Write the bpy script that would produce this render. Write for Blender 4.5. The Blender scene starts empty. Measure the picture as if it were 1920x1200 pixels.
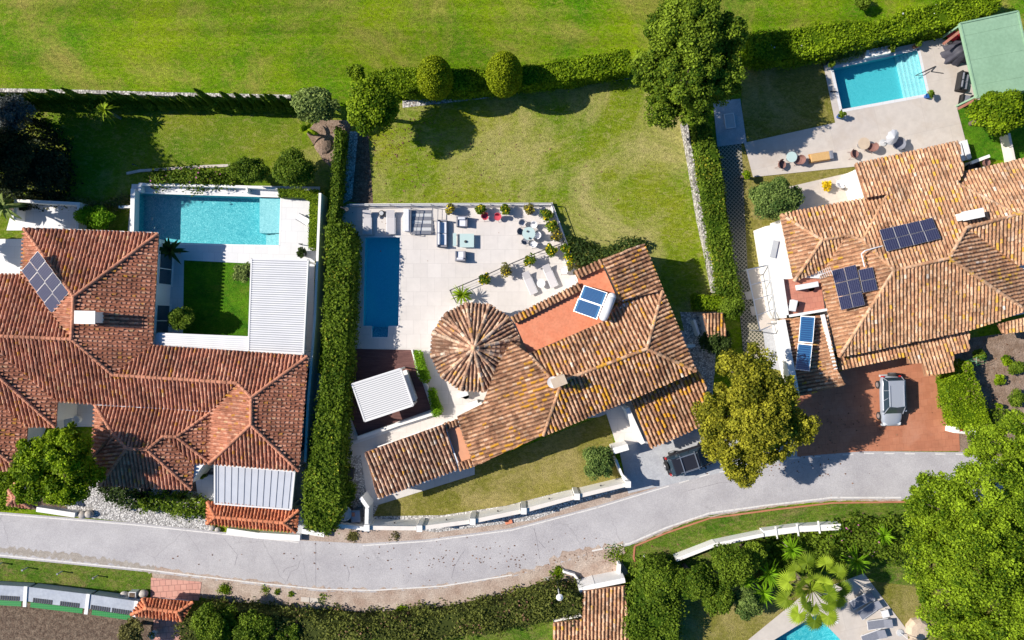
import bpy, math, random
import numpy as np
from mathutils import Vector, Matrix, geometry
random.seed(7)
rng = np.random.default_rng(7)
SC = bpy.context.scene
COL = SC.collection
R = math.radians
# ------------------------------------------------------------------ camera, sky, sun, exposure
S, H = 22.0, 58.0            # pixels of the photograph per metre on the ground, height of the drone in metres
cam = bpy.data.objects.new('camera', bpy.data.cameras.new('camera')); COL.objects.link(cam)
cam.location = (0, 0, H); cam.rotation_euler = (0, 0, 0)
cam.data.sensor_width = 36; cam.data.lens = 36 * H / (1920 / S)
cam.data.clip_start = .5; cam.data.clip_end = 1500
SC.camera = cam
SUN = Vector((-1, .15, .80)).normalized()
w = bpy.data.worlds.new('World'); SC.world = w; w.use_nodes = True
wn = w.node_tree; bg = wn.nodes['Background']
sky = wn.nodes.new('ShaderNodeTexSky'); sky.sky_type = 'NISHITA'; sky.sun_disc = False
sky.sun_elevation = math.asin(SUN.z); sky.sun_rotation = math.atan2(SUN.x, SUN.y)
hs = wn.nodes.new('ShaderNodeHueSaturation'); hs.inputs['Saturation'].default_value = 1.6
wn.links.new(sky.outputs[0], hs.inputs['Color']); wn.links.new(hs.outputs[0], bg.inputs[0]); bg.inputs[1].default_value = .08
sl = bpy.data.lights.new('sun', 'SUN'); sl.energy = 5.0; sl.angle = R(.5); sl.color = (1, .93, .83)
so = bpy.data.objects.new('sun', sl); COL.objects.link(so)
so.rotation_euler = SUN.to_track_quat('Z', 'Y').to_euler(); so.location = (-80, 12, 62)
SC.view_settings.view_transform = 'Standard'; SC.view_settings.look = 'None'
SC.view_settings.gamma = 1; SC.view_settings.exposure = .5
SC.cycles.max_bounces = 5; SC.cycles.transparent_max_bounces = 12
SC.cycles.use_denoising = True

# ------------------------------------------------------------------ where things stand
def P(px, py, z=0.0):
    k = (H - z) / H / S
    return Vector(((px - 960) * k, (600 - py) * k, z))
def XY(pts, z=0.0):
    return [tuple(P(a, b, z)[:2]) for a, b in pts]

# ------------------------------------------------------------------ mesh building
class MB:
    def __init__(s): s.v = []; s.f = []; s.m = []; s.r = []
    def face(s, pts, m=0, r=.5):
        n = len(s.v); s.v += [tuple(p) for p in pts]; s.f.append(tuple(range(n, n + len(pts)))); s.m.append(m); s.r.append(r); return s
    def add(s, v, f, m=0, r=.5):
        n = len(s.v); s.v += [tuple(p) for p in v]
        for q in f: s.f.append(tuple(n + i for i in q)); s.m.append(m); s.r.append(r)
        return s
    def prism(s, xy, z0, z1, m=0, r=.5, bot=True):
        a = sum(xy[i-1][0]*xy[i][1] - xy[i][0]*xy[i-1][1] for i in range(len(xy)))
        if a < 0: xy = xy[::-1]
        n = len(xy); v = [(x, y, z0) for x, y in xy] + [(x, y, z1) for x, y in xy]
        f = [tuple(range(n, 2*n))] + [(i, (i+1) % n, n + (i+1) % n, n + i) for i in range(n)]
        if bot: f.append(tuple(range(n-1, -1, -1)))
        return s.add(v, f, m, r)
    def box(s, c, d, rz=0, m=0, r=.5, ry=0, rx=0):
        M = Matrix.Rotation(rz, 3, 'Z') @ Matrix.Rotation(ry, 3, 'Y') @ Matrix.Rotation(rx, 3, 'X'); c = Vector(c)
        v = [c + M @ Vector((x*d[0]/2, y*d[1]/2, z*d[2]/2)) for z in (-1, 1) for x, y in ((-1,-1), (1,-1), (1,1), (-1,1))]
        return s.add(v, [(3,2,1,0), (4,5,6,7), (0,1,5,4), (1,2,6,5), (2,3,7,6), (3,0,4,7)], m, r)
    def bar(s, a, b, w_, h_, m=0, r=.5):          # a rectangular bar from a to b, top face level
        a, b = Vector(a), Vector(b); d = b - a; L = d.length; c = (a + b) / 2
        q = d.to_track_quat('X', 'Z').to_matrix()
        v = [c + q @ Vector((x*L/2, y*w_/2, z*h_/2)) for z in (-1, 1) for x, y in ((-1,-1), (1,-1), (1,1), (-1,1))]
        return s.add(v, [(3,2,1,0), (4,5,6,7), (0,1,5,4), (1,2,6,5), (2,3,7,6), (3,0,4,7)], m, r)
    def tube(s, a, b, r0, r1=None, n=8, m=0, r=.5, caps=True):
        a, b = Vector(a), Vector(b); r1 = r0 if r1 is None else r1
        q = (b - a).to_track_quat('Z', 'Y').to_matrix(); v = []
        for c, rr in ((a, r0), (b, r1)):
            v += [c + q @ Vector((rr*math.cos(t*2*math.pi/n), rr*math.sin(t*2*math.pi/n), 0)) for t in range(n)]
        f = [(i, (i+1) % n, n + (i+1) % n, n + i) for i in range(n)]
        if caps: f += [tuple(range(n-1, -1, -1)), tuple(range(n, 2*n))]
        return s.add(v, f, m, r)
    def lathe(s, c, prof, n=16, m=0, r=.5, sx=1, sy=1):   # prof: (radius, z) from the bottom up
        c = Vector(c); v = []; f = []
        for rr, z in prof: v += [(c.x + sx*rr*math.cos(t*2*math.pi/n), c.y + sy*rr*math.sin(t*2*math.pi/n), c.z + z) for t in range(n)]
        for k in range(len(prof) - 1):
            f += [(k*n + i, k*n + (i+1) % n, (k+1)*n + (i+1) % n, (k+1)*n + i) for i in range(n)]
        f += [tuple(range(n-1, -1, -1)), tuple(range((len(prof)-1)*n, len(prof)*n))]
        return s.add(v, f, m, r)
    def ball(s, c, rx, ry=None, rz=None, n=12, m=0, r=.5):
        ry = ry or rx; rz = rz or rx
        pr = [(math.sin(k*math.pi/8)+1e-3, -math.cos(k*math.pi/8)*rz) for k in range(9)]
        return s.lathe(c, pr, n, m, r, rx, ry)
    def build(s, name, mats, parent=None, smooth=False, bevel=0, sub=0):
        me = bpy.data.meshes.new(name); me.from_pydata(s.v, [], s.f)
        mats = mats if isinstance(mats, (list, tuple)) else [mats]
        for q in mats: me.materials.append(q)
        me.polygons.foreach_set('material_index', s.m)
        at = me.attributes.new('rnd', 'FLOAT', 'FACE'); at.data.foreach_set('value', s.r)
        if smooth: me.polygons.foreach_set('use_smooth', [True]*len(s.f))
        me.update(); o = bpy.data.objects.new(name, me); COL.objects.link(o)
        if parent: o.parent = parent
        if bevel: b = o.modifiers.new('b', 'BEVEL'); b.width = bevel; b.segments = 2; b.limit_method = 'ANGLE'
        if sub: b = o.modifiers.new('s', 'SUBSURF'); b.levels = b.render_levels = sub
        return o
def quads(name, V, rnd, m, parent=None):             # many loose four-sided leaves at once
    n = len(V) // 4; me = bpy.data.meshes.new(name)
    me.vertices.add(4*n); me.vertices.foreach_set('co', np.asarray(V, np.float32).ravel())
    me.loops.add(4*n); me.loops.foreach_set('vertex_index', np.arange(4*n, dtype=np.int32))
    me.polygons.add(n); me.polygons.foreach_set('loop_start', np.arange(0, 4*n, 4, dtype=np.int32))
    me.polygons.foreach_set('loop_total', np.full(n, 4, np.int32))
    at = me.attributes.new('rnd', 'FLOAT', 'FACE'); at.data.foreach_set('value', np.asarray(rnd, np.float32))
    me.materials.append(m); me.update(calc_edges=True)
    o = bpy.data.objects.new(name, me); COL.objects.link(o)
    if parent: o.parent = parent
    return o
def tag(o, label, cat, group=None, kind=None):
    if label: o['label'] = label
    if cat: o['category'] = cat
    if group: o['group'] = group
    if kind: o['kind'] = kind
    return o
def thing(name, label, cat, loc=(0, 0, 0), rz=0, group=None):
    o = bpy.data.objects.new(name, None); COL.objects.link(o); o.empty_display_size = .2
    o.location = loc; o.rotation_euler = (0, 0, rz); return tag(o, label, cat, group)
def dup(root, loc, rz, label=None, group=None, sc=None):
    r = root.copy(); COL.objects.link(r); r.location = loc; r.rotation_euler = (0, 0, rz)
    if label: r['label'] = label
    if group: r['group'] = group
    if sc: r.scale = (sc, sc, sc)
    for ch in list(root.children):
        c = ch.copy(); COL.objects.link(c); c.parent = r
        for g in list(ch.children):
            d = g.copy(); COL.objects.link(d); d.parent = c
    return r
def sheet(name, px, z, m, holes=(), world=False):
    outer = [Vector((x, y, 0)) for x, y in (px if world else XY(px, z))]
    rings = [outer] + [[Vector((x, y, 0)) for x, y in h] for h in holes]
    tris = geometry.tessellate_polygon(rings); pts = [p for r_ in rings for p in r_]
    mb = MB(); fs = []
    for t in tris:
        a, b, c = (pts[i] for i in t)
        if (b - a).cross(c - a).z < 0: t = (t[0], t[2], t[1])
        fs.append(t)
    mb.add([(p.x, p.y, z) for p in pts], fs)
    o = mb.build(name, m); o['kind'] = 'structure'; return o

# ------------------------------------------------------------------ materials
def nt(name):
    m = bpy.data.materials.new(name); m.use_nodes = True
    t = m.node_tree; return m, t, t.nodes['Principled BSDF'], t.nodes.new, t.links.new
def ramp(N, stops):
    r_ = N('ShaderNodeValToRGB'); e = r_.color_ramp.elements
    while len(e) < len(stops): e.new(.5)
    for i, (p, c) in enumerate(stops): e[i].position = p; e[i].color = (*c, 1)
    return r_
def noise(N, L, co, scale, detail=3, rough=.55, dist=0):
    n = N('ShaderNodeTexNoise'); n.inputs['Scale'].default_value = scale; n.inputs['Detail'].default_value = detail
    n.inputs['Roughness'].default_value = rough; n.inputs['Distortion'].default_value = dist; L(co, n.inputs['Vector']); return n
def mixc(N, L, f, a, b, mode='MIX'):
    m = N('ShaderNodeMix'); m.data_type = 'RGBA'; m.blend_type = mode
    for sock, v in ((m.inputs[0], f), (m.inputs[6], a), (m.inputs[7], b)):
        if hasattr(v, 'links') or hasattr(v, 'is_linked'): L(v, sock)
        elif isinstance(v, (int, float)): sock.default_value = v
        else: sock.default_value = (*v, 1)
    return m.outputs[2]
def coords(N, L, rz=0, sc=(1, 1, 1)):
    tc = N('ShaderNodeTexCoord'); mp = N('ShaderNodeMapping'); L(tc.outputs['Object'], mp.inputs[0])
    mp.inputs['Rotation'].default_value = (0, 0, rz); mp.inputs['Scale'].default_value = sc
    return mp.outputs[0]
def mat(name, c, c2=None, scale=3, rough=.75, metal=0, fine=0, fscale=40, bump=0, bscale=30, spec=.3, rz=0, sc=(1, 1, 1), cut=(.35, .65)):
    m, t, b, N, L = nt(name); b.inputs['Roughness'].default_value = rough; b.inputs['Metallic'].default_value = metal
    b.inputs['Specular IOR Level'].default_value = spec; b.inputs['Base Color'].default_value = (*c, 1)
    co = coords(N, L, rz, sc)
    if c2 is not None:
        n = noise(N, L, co, scale, 5); r_ = ramp(N, [(cut[0], c), (cut[1], c2)]); L(n.outputs[0], r_.inputs[0]); col = r_.outputs[0]
        if fine:
            n2 = noise(N, L, co, fscale, 2); r2 = ramp(N, [(.3, (1-fine,)*3), (.7, (1+fine*.5,)*3)]); L(n2.outputs[0], r2.inputs[0])
            col = mixc(N, L, 1.0, col, r2.outputs[0], 'MULTIPLY')
        L(col, b.inputs['Base Color'])
    if bump:
        n3 = noise(N, L, co, bscale, 3); bp = N('ShaderNodeBump'); bp.inputs['Strength'].default_value = bump; bp.inputs['Distance'].default_value = .05
        L(n3.outputs[0], bp.inputs['Height']); L(bp.outputs[0], b.inputs['Normal'])
    return m
def grass(name, lo, hi, dry, patch=.25, dryamt=.55, fine=.35, stripes=False, seed=0):
    m, t, b, N, L = nt(name); b.inputs['Roughness'].default_value = .9; b.inputs['Specular IOR Level'].default_value = .1
    co = coords(N, L); off = N('ShaderNodeVectorMath'); off.inputs[1].default_value = (seed*13.7, seed*7.1, 0); L(co, off.inputs[0]); co = off.outputs[0]
    n1 = noise(N, L, co, patch, 5, .6); r1 = ramp(N, [(.35, lo), (.62, hi)]); L(n1.outputs[0], r1.inputs[0])
    n2 = noise(N, L, co, patch*.8, 6, .72, .6); r2 = ramp(N, [(dryamt, (0,)*3), (dryamt + .16, (1,)*3)]); L(n2.outputs[0], r2.inputs[0])
    col = mixc(N, L, r2.outputs[0], r1.outputs[0], dry)
    st = N('ShaderNodeMapping'); st.inputs['Scale'].default_value = (1, 1.9, 1); st.inputs['Rotation'].default_value = (0, 0, .25); L(co, st.inputs[0])
    n3 = noise(N, L, st.outputs[0], 3.2, 5, .75, .8); r3 = ramp(N, [(.36, (1-fine,)*3), (.64, (1+fine*.7,)*3)]); L(n3.outputs[0], r3.inputs[0])
    col = mixc(N, L, 1.0, col, r3.outputs[0], 'MULTIPLY')
    n5 = noise(N, L, st.outputs[0], 1.6, 5, .8, 1.2); r5 = ramp(N, [(.50, (0,)*3), (.64, (.62,)*3)]); L(n5.outputs[0], r5.inputs[0])
    col = mixc(N, L, r5.outputs[0], col, dry)
    n4 = noise(N, L, co, 11, 3, .7)
    r4 = ramp(N, [(.3, (1-fine*.8,)*3), (.7, (1+fine*.6,)*3)]); L(n4.outputs[0], r4.inputs[0]); col = mixc(N, L, 1.0, col, r4.outputs[0], 'MULTIPLY')
    if stripes:
        s2 = N('ShaderNodeMapping'); s2.inputs['Scale'].default_value = (.03, .55, 1); s2.inputs['Rotation'].default_value = (0, 0, -.12); L(co, s2.inputs[0])
        n6 = noise(N, L, s2.outputs[0], 1.2, 3, .5); r6 = ramp(N, [(.38, (.86,)*3), (.6, (1.14,)*3)]); L(n6.outputs[0], r6.inputs[0]); col = mixc(N, L, 1.0, col, r6.outputs[0], 'MULTIPLY')
    L(col, b.inputs['Base Color'])
    bp = N('ShaderNodeBump'); bp.inputs['Strength'].default_value = .8; bp.inputs['Distance'].default_value = .12
    L(n4.outputs[0], bp.inputs['Height']); L(bp.outputs[0], b.inputs['Normal']); return m
def paving(name, c, c2, bw, bh, rz=0, joint=.82, rough=.6, mort=.02, fine=.1, stain=None):
    m, t, b, N, L = nt(name); b.inputs['Roughness'].default_value = rough
    co = coords(N, L, rz); br = N('ShaderNodeTexBrick'); L(co, br.inputs['Vector'])
    br.inputs['Color1'].default_value = (*c, 1); br.inputs['Color2'].default_value = (*c2, 1); br.inputs['Mortar'].default_value = (*[x*joint for x in c], 1)
    br.inputs['Scale'].default_value = 1; br.inputs['Brick Width'].default_value = bw; br.inputs['Row Height'].default_value = bh
    br.inputs['Mortar Size'].default_value = mort; br.inputs['Mortar Smooth'].default_value = .3
    n = noise(N, L, co, 1.3, 6, .7); r_ = ramp(N, [(.3, (1-fine,)*3), (.7, (1+fine*.6,)*3)]); L(n.outputs[0], r_.inputs[0])
    col = mixc(N, L, 1.0, br.outputs[0], r_.outputs[0], 'MULTIPLY')
    if stain:
        n2 = noise(N, L, co, .35, 5, .7, .5); r2 = ramp(N, [(.52, (0,)*3), (.7, (.7,)*3)]); L(n2.outputs[0], r2.inputs[0]); col = mixc(N, L, r2.outputs[0], col, stain)
    L(col, b.inputs['Base Color'])
    n3 = noise(N, L, co, 60, 2); bp = N('ShaderNodeBump'); bp.inputs['Strength'].default_value = .15; bp.inputs['Distance'].default_value = .02
    L(n3.outputs[0], bp.inputs['Height']); L(bp.outputs[0], b.inputs['Normal']); return m
def pebble(name, c, c2, scale=9):
    m, t, b, N, L = nt(name); co = coords(N, L); v = N('ShaderNodeTexVoronoi'); v.inputs['Scale'].default_value = scale; L(co, v.inputs['Vector'])
    sp = N('ShaderNodeSeparateColor'); L(v.outputs['Color'], sp.inputs[0]); r_ = ramp(N, [(.1, c2), (.5, c), (1, [min(1, x*1.15) for x in c])]); L(sp.outputs[0], r_.inputs[0])
    r2 = ramp(N, [(.25, (1, 1, 1)), (.6, (.45,)*3)]); L(v.outputs['Distance'], r2.inputs[0])
    L(mixc(N, L, 1.0, r_.outputs[0], r2.outputs[0], 'MULTIPLY'), b.inputs['Base Color']); b.inputs['Roughness'].default_value = .85
    bp = N('ShaderNodeBump'); bp.inputs['Strength'].default_value = .8; bp.inputs['Distance'].default_value = .06; bp.invert = True
    L(v.outputs['Distance'], bp.inputs['Height']); L(bp.outputs[0], b.inputs['Normal']); return m
def tilemat(name, stops, lichen=None, lth=.55, lpatch=.35, rz=0, dirt=.35, lmax=.4):
    m, t, b, N, L = nt(name); b.inputs['Roughness'].default_value = .85; b.inputs['Specular IOR Level'].default_value = .2
    co = coords(N, L); a = N('ShaderNodeAttribute'); a.attribute_name = 'rnd'; r_ = ramp(N, stops); L(a.outputs['Fac'], r_.inputs[0]); col = r_.outputs[0]
    n = noise(N, L, co, .45, 6, .7, .4); r2 = ramp(N, [(.36, (1-dirt*1.25,)*3), (.56, (1.1,)*3)]); L(n.outputs[0], r2.inputs[0]); col = mixc(N, L, 1.0, col, r2.outputs[0], 'MULTIPLY')
    n = noise(N, L, co, 1.7, 5, .75, .8); r6 = ramp(N, [(.38, (.62, .60, .60)), (.5, (1,)*3), (.66, (1.15, 1.13, 1.1))]); L(n.outputs[0], r6.inputs[0]); col = mixc(N, L, 1.0, col, r6.outputs[0], 'MULTIPLY')
    n = noise(N, L, co, 9, 4, .7); r3 = ramp(N, [(.3, (.72,)*3), (.7, (1.2,)*3)]); L(n.outputs[0], r3.inputs[0]); col = mixc(N, L, 1.0, col, r3.outputs[0], 'MULTIPLY')
    if lichen:
        n = noise(N, L, co, lpatch, 4, .6, .3); mu = N('ShaderNodeMath'); mu.operation = 'MULTIPLY'; mu.inputs[1].default_value = 7.31; L(a.outputs['Fac'], mu.inputs[0])
        fr = N('ShaderNodeMath'); fr.operation = 'FRACT'; L(mu.outputs[0], fr.inputs[0])
        n9 = noise(N, L, co, 7, 3, .6); m9 = N('ShaderNodeMath'); m9.operation = 'MULTIPLY_ADD'; m9.inputs[1].default_value = .5; m9.inputs[2].default_value = -.25; L(n9.outputs[0], m9.inputs[0])
        pr_ = ramp(N, [(.45, (.03,)*3), (lth, (lmax,)*3)]); L(n.outputs[0], pr_.inputs[0]); ad = N('ShaderNodeMath'); ad.operation = 'ADD'; L(fr.outputs[0], ad.inputs[0]); L(m9.outputs[0], ad.inputs[1])
        sb = N('ShaderNodeMath'); sb.operation = 'SUBTRACT'; L(pr_.outputs[0], sb.inputs[0]); L(ad.outputs[0], sb.inputs[1])
        r4 = ramp(N, [(0, (0,)*3), (.05, (.9,)*3)]); L(sb.outputs[0], r4.inputs[0]); col = mixc(N, L, r4.outputs[0], col, lichen)
    L(col, b.inputs['Base Color']); return m
def leafmat(name, lo, hi, tr=.28, rough=.6, spec=.10):
    m, t, b, N, L = nt(name); a = N('ShaderNodeAttribute'); a.attribute_name = 'rnd'; r_ = ramp(N, [(0, lo), (.75, hi), (1, [min(1, x*1.35) for x in hi])]); L(a.outputs['Fac'], r_.inputs[0])
    L(r_.outputs[0], b.inputs['Base Color']); b.inputs['Roughness'].default_value = rough; b.inputs['Specular IOR Level'].default_value = spec
    tl = N('ShaderNodeBsdfTranslucent'); L(r_.outputs[0], tl.inputs[0]); mx = N('ShaderNodeMixShader'); mx.inputs[0].default_value = tr
    L(b.outputs[0], mx.inputs[1]); L(tl.outputs[0], mx.inputs[2]); L(mx.outputs[0], t.nodes['Material Output'].inputs[0]); return m
def watermat(name, tint, bscale=3, bs=.25):
    m, t, b, N, L = nt(name); t.nodes.remove(b); co = coords(N, L)
    n = noise(N, L, co, bscale, 4, .6, 1.5); bp = N('ShaderNodeBump'); bp.inputs['Strength'].default_value = bs; bp.inputs['Distance'].default_value = .1; L(n.outputs[0], bp.inputs['Height'])
    lw = N('ShaderNodeLayerWeight'); L(bp.outputs[0], lw.inputs['Normal']); pw = N('ShaderNodeMath'); pw.operation = 'POWER'; pw.inputs[1].default_value = 3.5; L(lw.outputs['Facing'], pw.inputs[0])
    fr = N('ShaderNodeMath'); fr.operation = 'MULTIPLY_ADD'; fr.inputs[1].default_value = .7; fr.inputs[2].default_value = .025; L(pw.outputs[0], fr.inputs[0])
    tr = N('ShaderNodeBsdfTransparent'); tr.inputs[0].default_value = (*tint, 1); gl = N('ShaderNodeBsdfGlossy'); gl.inputs['Roughness'].default_value = .08; L(bp.outputs[0], gl.inputs['Normal'])
    mx = N('ShaderNodeMixShader'); L(fr.outputs[0], mx.inputs[0]); L(tr.outputs[0], mx.inputs[1]); L(gl.outputs[0], mx.inputs[2]); L(mx.outputs[0], t.nodes['Material Output'].inputs[0]); return m
def painted_caustics(name, c, c2, c3):  # pool floor colour with rippling water light painted in as noise
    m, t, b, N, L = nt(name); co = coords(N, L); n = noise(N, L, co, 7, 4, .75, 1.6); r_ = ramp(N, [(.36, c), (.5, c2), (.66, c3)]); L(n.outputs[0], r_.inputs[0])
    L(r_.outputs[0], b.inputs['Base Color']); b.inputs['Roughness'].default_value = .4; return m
def gridmat(name, cell, line, nx, ny, mort=.05, spec=.6, rough=.12, c2=None):     # cells and thin lines on a unit square, object space
    m, t, b, N, L = nt(name); co = coords(N, L, 0, (nx, ny, 1)); br = N('ShaderNodeTexBrick'); br.offset = 0; L(co, br.inputs['Vector'])
    br.inputs['Scale'].default_value = 1; br.inputs['Brick Width'].default_value = 1; br.inputs['Row Height'].default_value = 1; br.inputs['Mortar Size'].default_value = mort
    br.inputs['Color1'].default_value = (*cell, 1); br.inputs['Color2'].default_value = (*(c2 or cell), 1); br.inputs['Mortar'].default_value = (*line, 1)
    L(br.outputs[0], b.inputs['Base Color']); b.inputs['Roughness'].default_value = rough; b.inputs['Specular IOR Level'].default_value = spec; return m
def lattice(name, bar, gap, scale, rz):
    m, t, b, N, L = nt(name); co = coords(N, L, rz, (scale, scale, scale)); br = N('ShaderNodeTexBrick'); br.offset = 0; L(co, br.inputs['Vector'])
    br.inputs['Scale'].default_value = 1; br.inputs['Brick Width'].default_value = 1; br.inputs['Row Height'].default_value = 1; br.inputs['Mortar Size'].default_value = .13; br.inputs['Mortar Smooth'].default_value = .1
    br.inputs['Color1'].default_value = (*gap, 1); br.inputs['Color2'].default_value = (*gap, 1); br.inputs['Mortar'].default_value = (*bar, 1)
    L(br.outputs[0], b.inputs['Base Color']); b.inputs['Roughness'].default_value = .9; return m
def roadmat():
    m, t, b, N, L = nt('asphalt'); co = coords(N, L); b.inputs['Roughness'].default_value = .85
    n = noise(N, L, co, .35, 5, .65); r_ = ramp(N, [(.34, (.355, .34, .355)), (.64, (.44, .425, .435))]); L(n.outputs[0], r_.inputs[0])
    n2 = noise(N, L, co, 16, 3, .8); r2 = ramp(N, [(.3, (.72,)*3), (.7, (1.2,)*3)]); L(n2.outputs[0], r2.inputs[0]); col = mixc(N, L, 1.0, r_.outputs[0], r2.outputs[0], 'MULTIPLY')
    nd = noise(N, L, co, 1.1, 4, .7); va = N('ShaderNodeMix'); va.data_type = 'RGBA'; va.inputs[0].default_value = .35; L(co, va.inputs[6]); L(nd.outputs[1], va.inputs[7])
    v = N('ShaderNodeTexVoronoi'); v.feature = 'DISTANCE_TO_EDGE'; v.inputs['Scale'].default_value = .35; L(va.outputs[2], v.inputs['Vector'])
    r3 = ramp(N, [(0, (1,)*3), (.007, (0,)*3)]); L(v.outputs['Distance'], r3.inputs[0])
    n4 = noise(N, L, co, .14, 3, .5); r4 = ramp(N, [(.52, (0,)*3), (.6, (.4,)*3)]); L(n4.outputs[0], r4.inputs[0])
    f = mixc(N, L, 1.0, r3.outputs[0], r4.outputs[0], 'MULTIPLY'); col = mixc(N, L, f, col, (.12, .11, .12)); L(col, b.inputs['Base Color'])
    bp = N('ShaderNodeBump'); bp.inputs['Strength'].default_value = .4; bp.inputs['Distance'].default_value = .03; L(n2.outputs[0], bp.inputs['Height']); L(bp.outputs[0], b.inputs['Normal']); return m
M = {}
M['golf'] = grass('golf_grass', (.065, .185, .001), (.18, .265, .002), (.27, .25, .05), .14, .49, .46, True)
M['lawn'] = grass('dry_lawn', (.115, .205, .004), (.225, .255, .014), (.38, .34, .12), .13, .455, .38, seed=1)
M['lawn_left'] = grass('side_lawn', (.08, .175, .004), (.185, .225, .014), (.32, .29, .09), .15, .56, .32, seed=2)
M['turf'] = grass('bright_turf', (.03, .13, .004), (.085, .21, .006), (.14, .2, .02), .5, .58, .35, seed=3)
M['verge'] = grass('verge_grass', (.06, .14, .008), (.13, .19, .02), (.24, .19, .08), .5, .55, .45, seed=4)
M['front'] = grass('front_lawn', (.15, .155, .02), (.24, .215, .05), (.34, .28, .11), .2, .5, .32, seed=5)
M['soil'] = mat('soil', (.20, .135, .095), (.30, .22, .17), 1.5, .95, fine=.4, fscale=12, bump=.8, bscale=9)
M['dirt'] = mat('verge_dirt', (.34, .25, .20), (.46, .38, .32), .8, .95, fine=.3, fscale=9, bump=.5, bscale=12)
M['scrub'] = mat('scrub_slope', (.10, .065, .045), (.19, .14, .10), 3, .95, fine=.6, fscale=9, bump=1, bscale=6)
M['road'] = roadmat()
M['roaddirt'] = mat('washed_soil', (.30, .265, .23), (.37, .335, .30), 2, .95, fine=.25, fscale=14); M['crack'] = mat('crack_filler', (.21, .195, .21), rough=.9)
M['paint'] = mat('road_paint', (.62, .60, .58), (.42, .40, .39), 5, .7, cut=(.5, .75))
M['patio'] = paving('patio_stone', (.56, .52, .49), (.60, .56, .53), 1.2, 1.2, 0, .9, fine=.07)
M['patio_left'] = paving('pale_porcelain', (.60, .60, .61), (.64, .64, .65), 1.0, 1.0, .03, .9, fine=.03)
M['patio_right'] = paving('beige_concrete', (.50, .45, .41), (.53, .48, .43), 4, 4, -.22, .9, fine=.1, stain=(.44, .37, .31))
M['drive'] = paving('red_driveway', (.40, .155, .085), (.44, .18, .10), .6, .6, -.1, .9, fine=.16, stain=(.46, .22, .14))
M['pink'] = paving('pink_paving', (.50, .24, .19), (.54, .28, .22), .5, .5, -.07, .6, mort=.03, fine=.12)
M['yard'] = mat('yard_concrete', (.36, .37, .40), (.44, .45, .47), 1.2, .8, fine=.15, fscale=10)
M['gravel'] = pebble('white_pebbles', (.68, .66, .64), (.36, .34, .33), 8)
M['lattice'] = lattice('turf_paver_lattice', (.36, .32, .25), (.05, .055, .035), 4.2, .72)
M['white'] = mat('white_render', (.80, .79, .77), (.75, .735, .71), .8, .7, fine=.04, fscale=8)
M['cream'] = mat('cream_coping', (.62, .57, .52), (.68, .63, .58), 2, .7)
M['greyw'] = mat('grey_render', (.42, .43, .45), (.48, .49, .5), 1, .8)
M['stone'] = pebble('rubble_stone', (.60, .57, .53), (.30, .27, .25), 6)
M['terra'] = mat('terracotta_floor', (.60, .20, .105), (.66, .25, .14), 1.2, .75, fine=.12, fscale=6, bump=.2)
M['salmon'] = mat('salmon_floor', (.60, .28, .16), (.64, .31, .18), 2, .8, fine=.06)
M['terra_r'] = paving('terrace_tile', (.48, .19, .13), (.52, .22, .15), .45, .45, -.15, .82, fine=.12, mort=.02)
M['tile_l'] = tilemat('red_roof_tile', [(0, (.33, .125, .075)), (.5, (.51, .225, .14)), (.85, (.62, .325, .22)), (1, (.62, .40, .22))], (.50, .24, .03), .66, .3, dirt=.26, lmax=.12)
M['tile_m'] = tilemat('weathered_roof_tile', [(0, (.22, .11, .065)), (.3, (.40, .21, .12)), (.65, (.55, .325, .195)), (.9, (.62, .41, .265)), (1, (.68, .56, .46))], (.54, .27, .02), .63, .24, dirt=.36, lmax=.42)
M['tile_t'] = tilemat('tower_roof_tile', [(0, (.18, .09, .055)), (.3, (.36, .20, .13)), (.65, (.55, .35, .235)), (.9, (.63, .46, .33)), (1, (.68, .58, .48))], (.60, .31, .03), .8, .3, dirt=.36, lmax=.1)
M['tile_r'] = tilemat('tan_roof_tile', [(0, (.31, .15, .085)), (.3, (.47, .26, .15)), (.7, (.56, .345, .21)), (.93, (.62, .43, .30)), (1, (.72, .64, .56))], (.56, .33, .04), .66, .3, dirt=.26, lmax=.2)
M['tile_o'] = tilemat('orange_roof_tile', [(0, (.45, .14, .06)), (.6, (.62, .22, .11)), (1, (.70, .32, .18))], dirt=.2)
M['water'] = watermat('pool_water', (.80, .97, .98)); M['water_deep'] = watermat('deep_water', (.75, .92, .98), 2, .12)
M['aqua'] = painted_caustics('aqua_painted_caustics', (.01, .26, .33), (.055, .41, .47), (.32, .69, .71))  # bright and dark ripples of light put into the floor colour
M['aqua_pale'] = painted_caustics('pale_shelf_painted_caustics', (.22, .46, .50), (.34, .58, .61), (.52, .73, .74))
M['aqua_r'] = painted_caustics('turquoise_painted_caustics', (.06, .40, .46), (.09, .46, .52), (.12, .52, .57))
M['blue'] = painted_caustics('blue_painted_caustics', (.02, .58, .66), (.03, .63, .70), (.06, .70, .77))
M['deck'] = mat('dark_deck_boards', (.105, .045, .04), (.17, .08, .07), 2, .6, fine=.3, fscale=10, sc=(.35, 6, 1), rz=-.3)
M['car_roof'] = mat('carport_sheet', (.50, .52, .57), (.46, .48, .53), .8, .35); M['louvre'] = mat('white_louvre', (.68, .67, .66), rough=.4); M['louvre_d'] = mat('louvre_gap', (.28, .29, .32), rough=.5)
M['corr'] = mat('white_metal_sheet', (.70, .70, .71), (.64, .64, .66), .6, .35)
M['metal'] = mat('grey_metal', (.30, .30, .32), rough=.4, metal=.7); M['steel'] = mat('brushed_steel', (.62, .64, .67), rough=.3, metal=.8)
M['dark'] = mat('dark_metal', (.05, .05, .055), rough=.5); M['black'] = mat('black_plastic', (.018, .018, .02), rough=.5)
M['glass'] = mat('window_glass', (.03, .05, .07), rough=.05, spec=.8)
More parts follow.
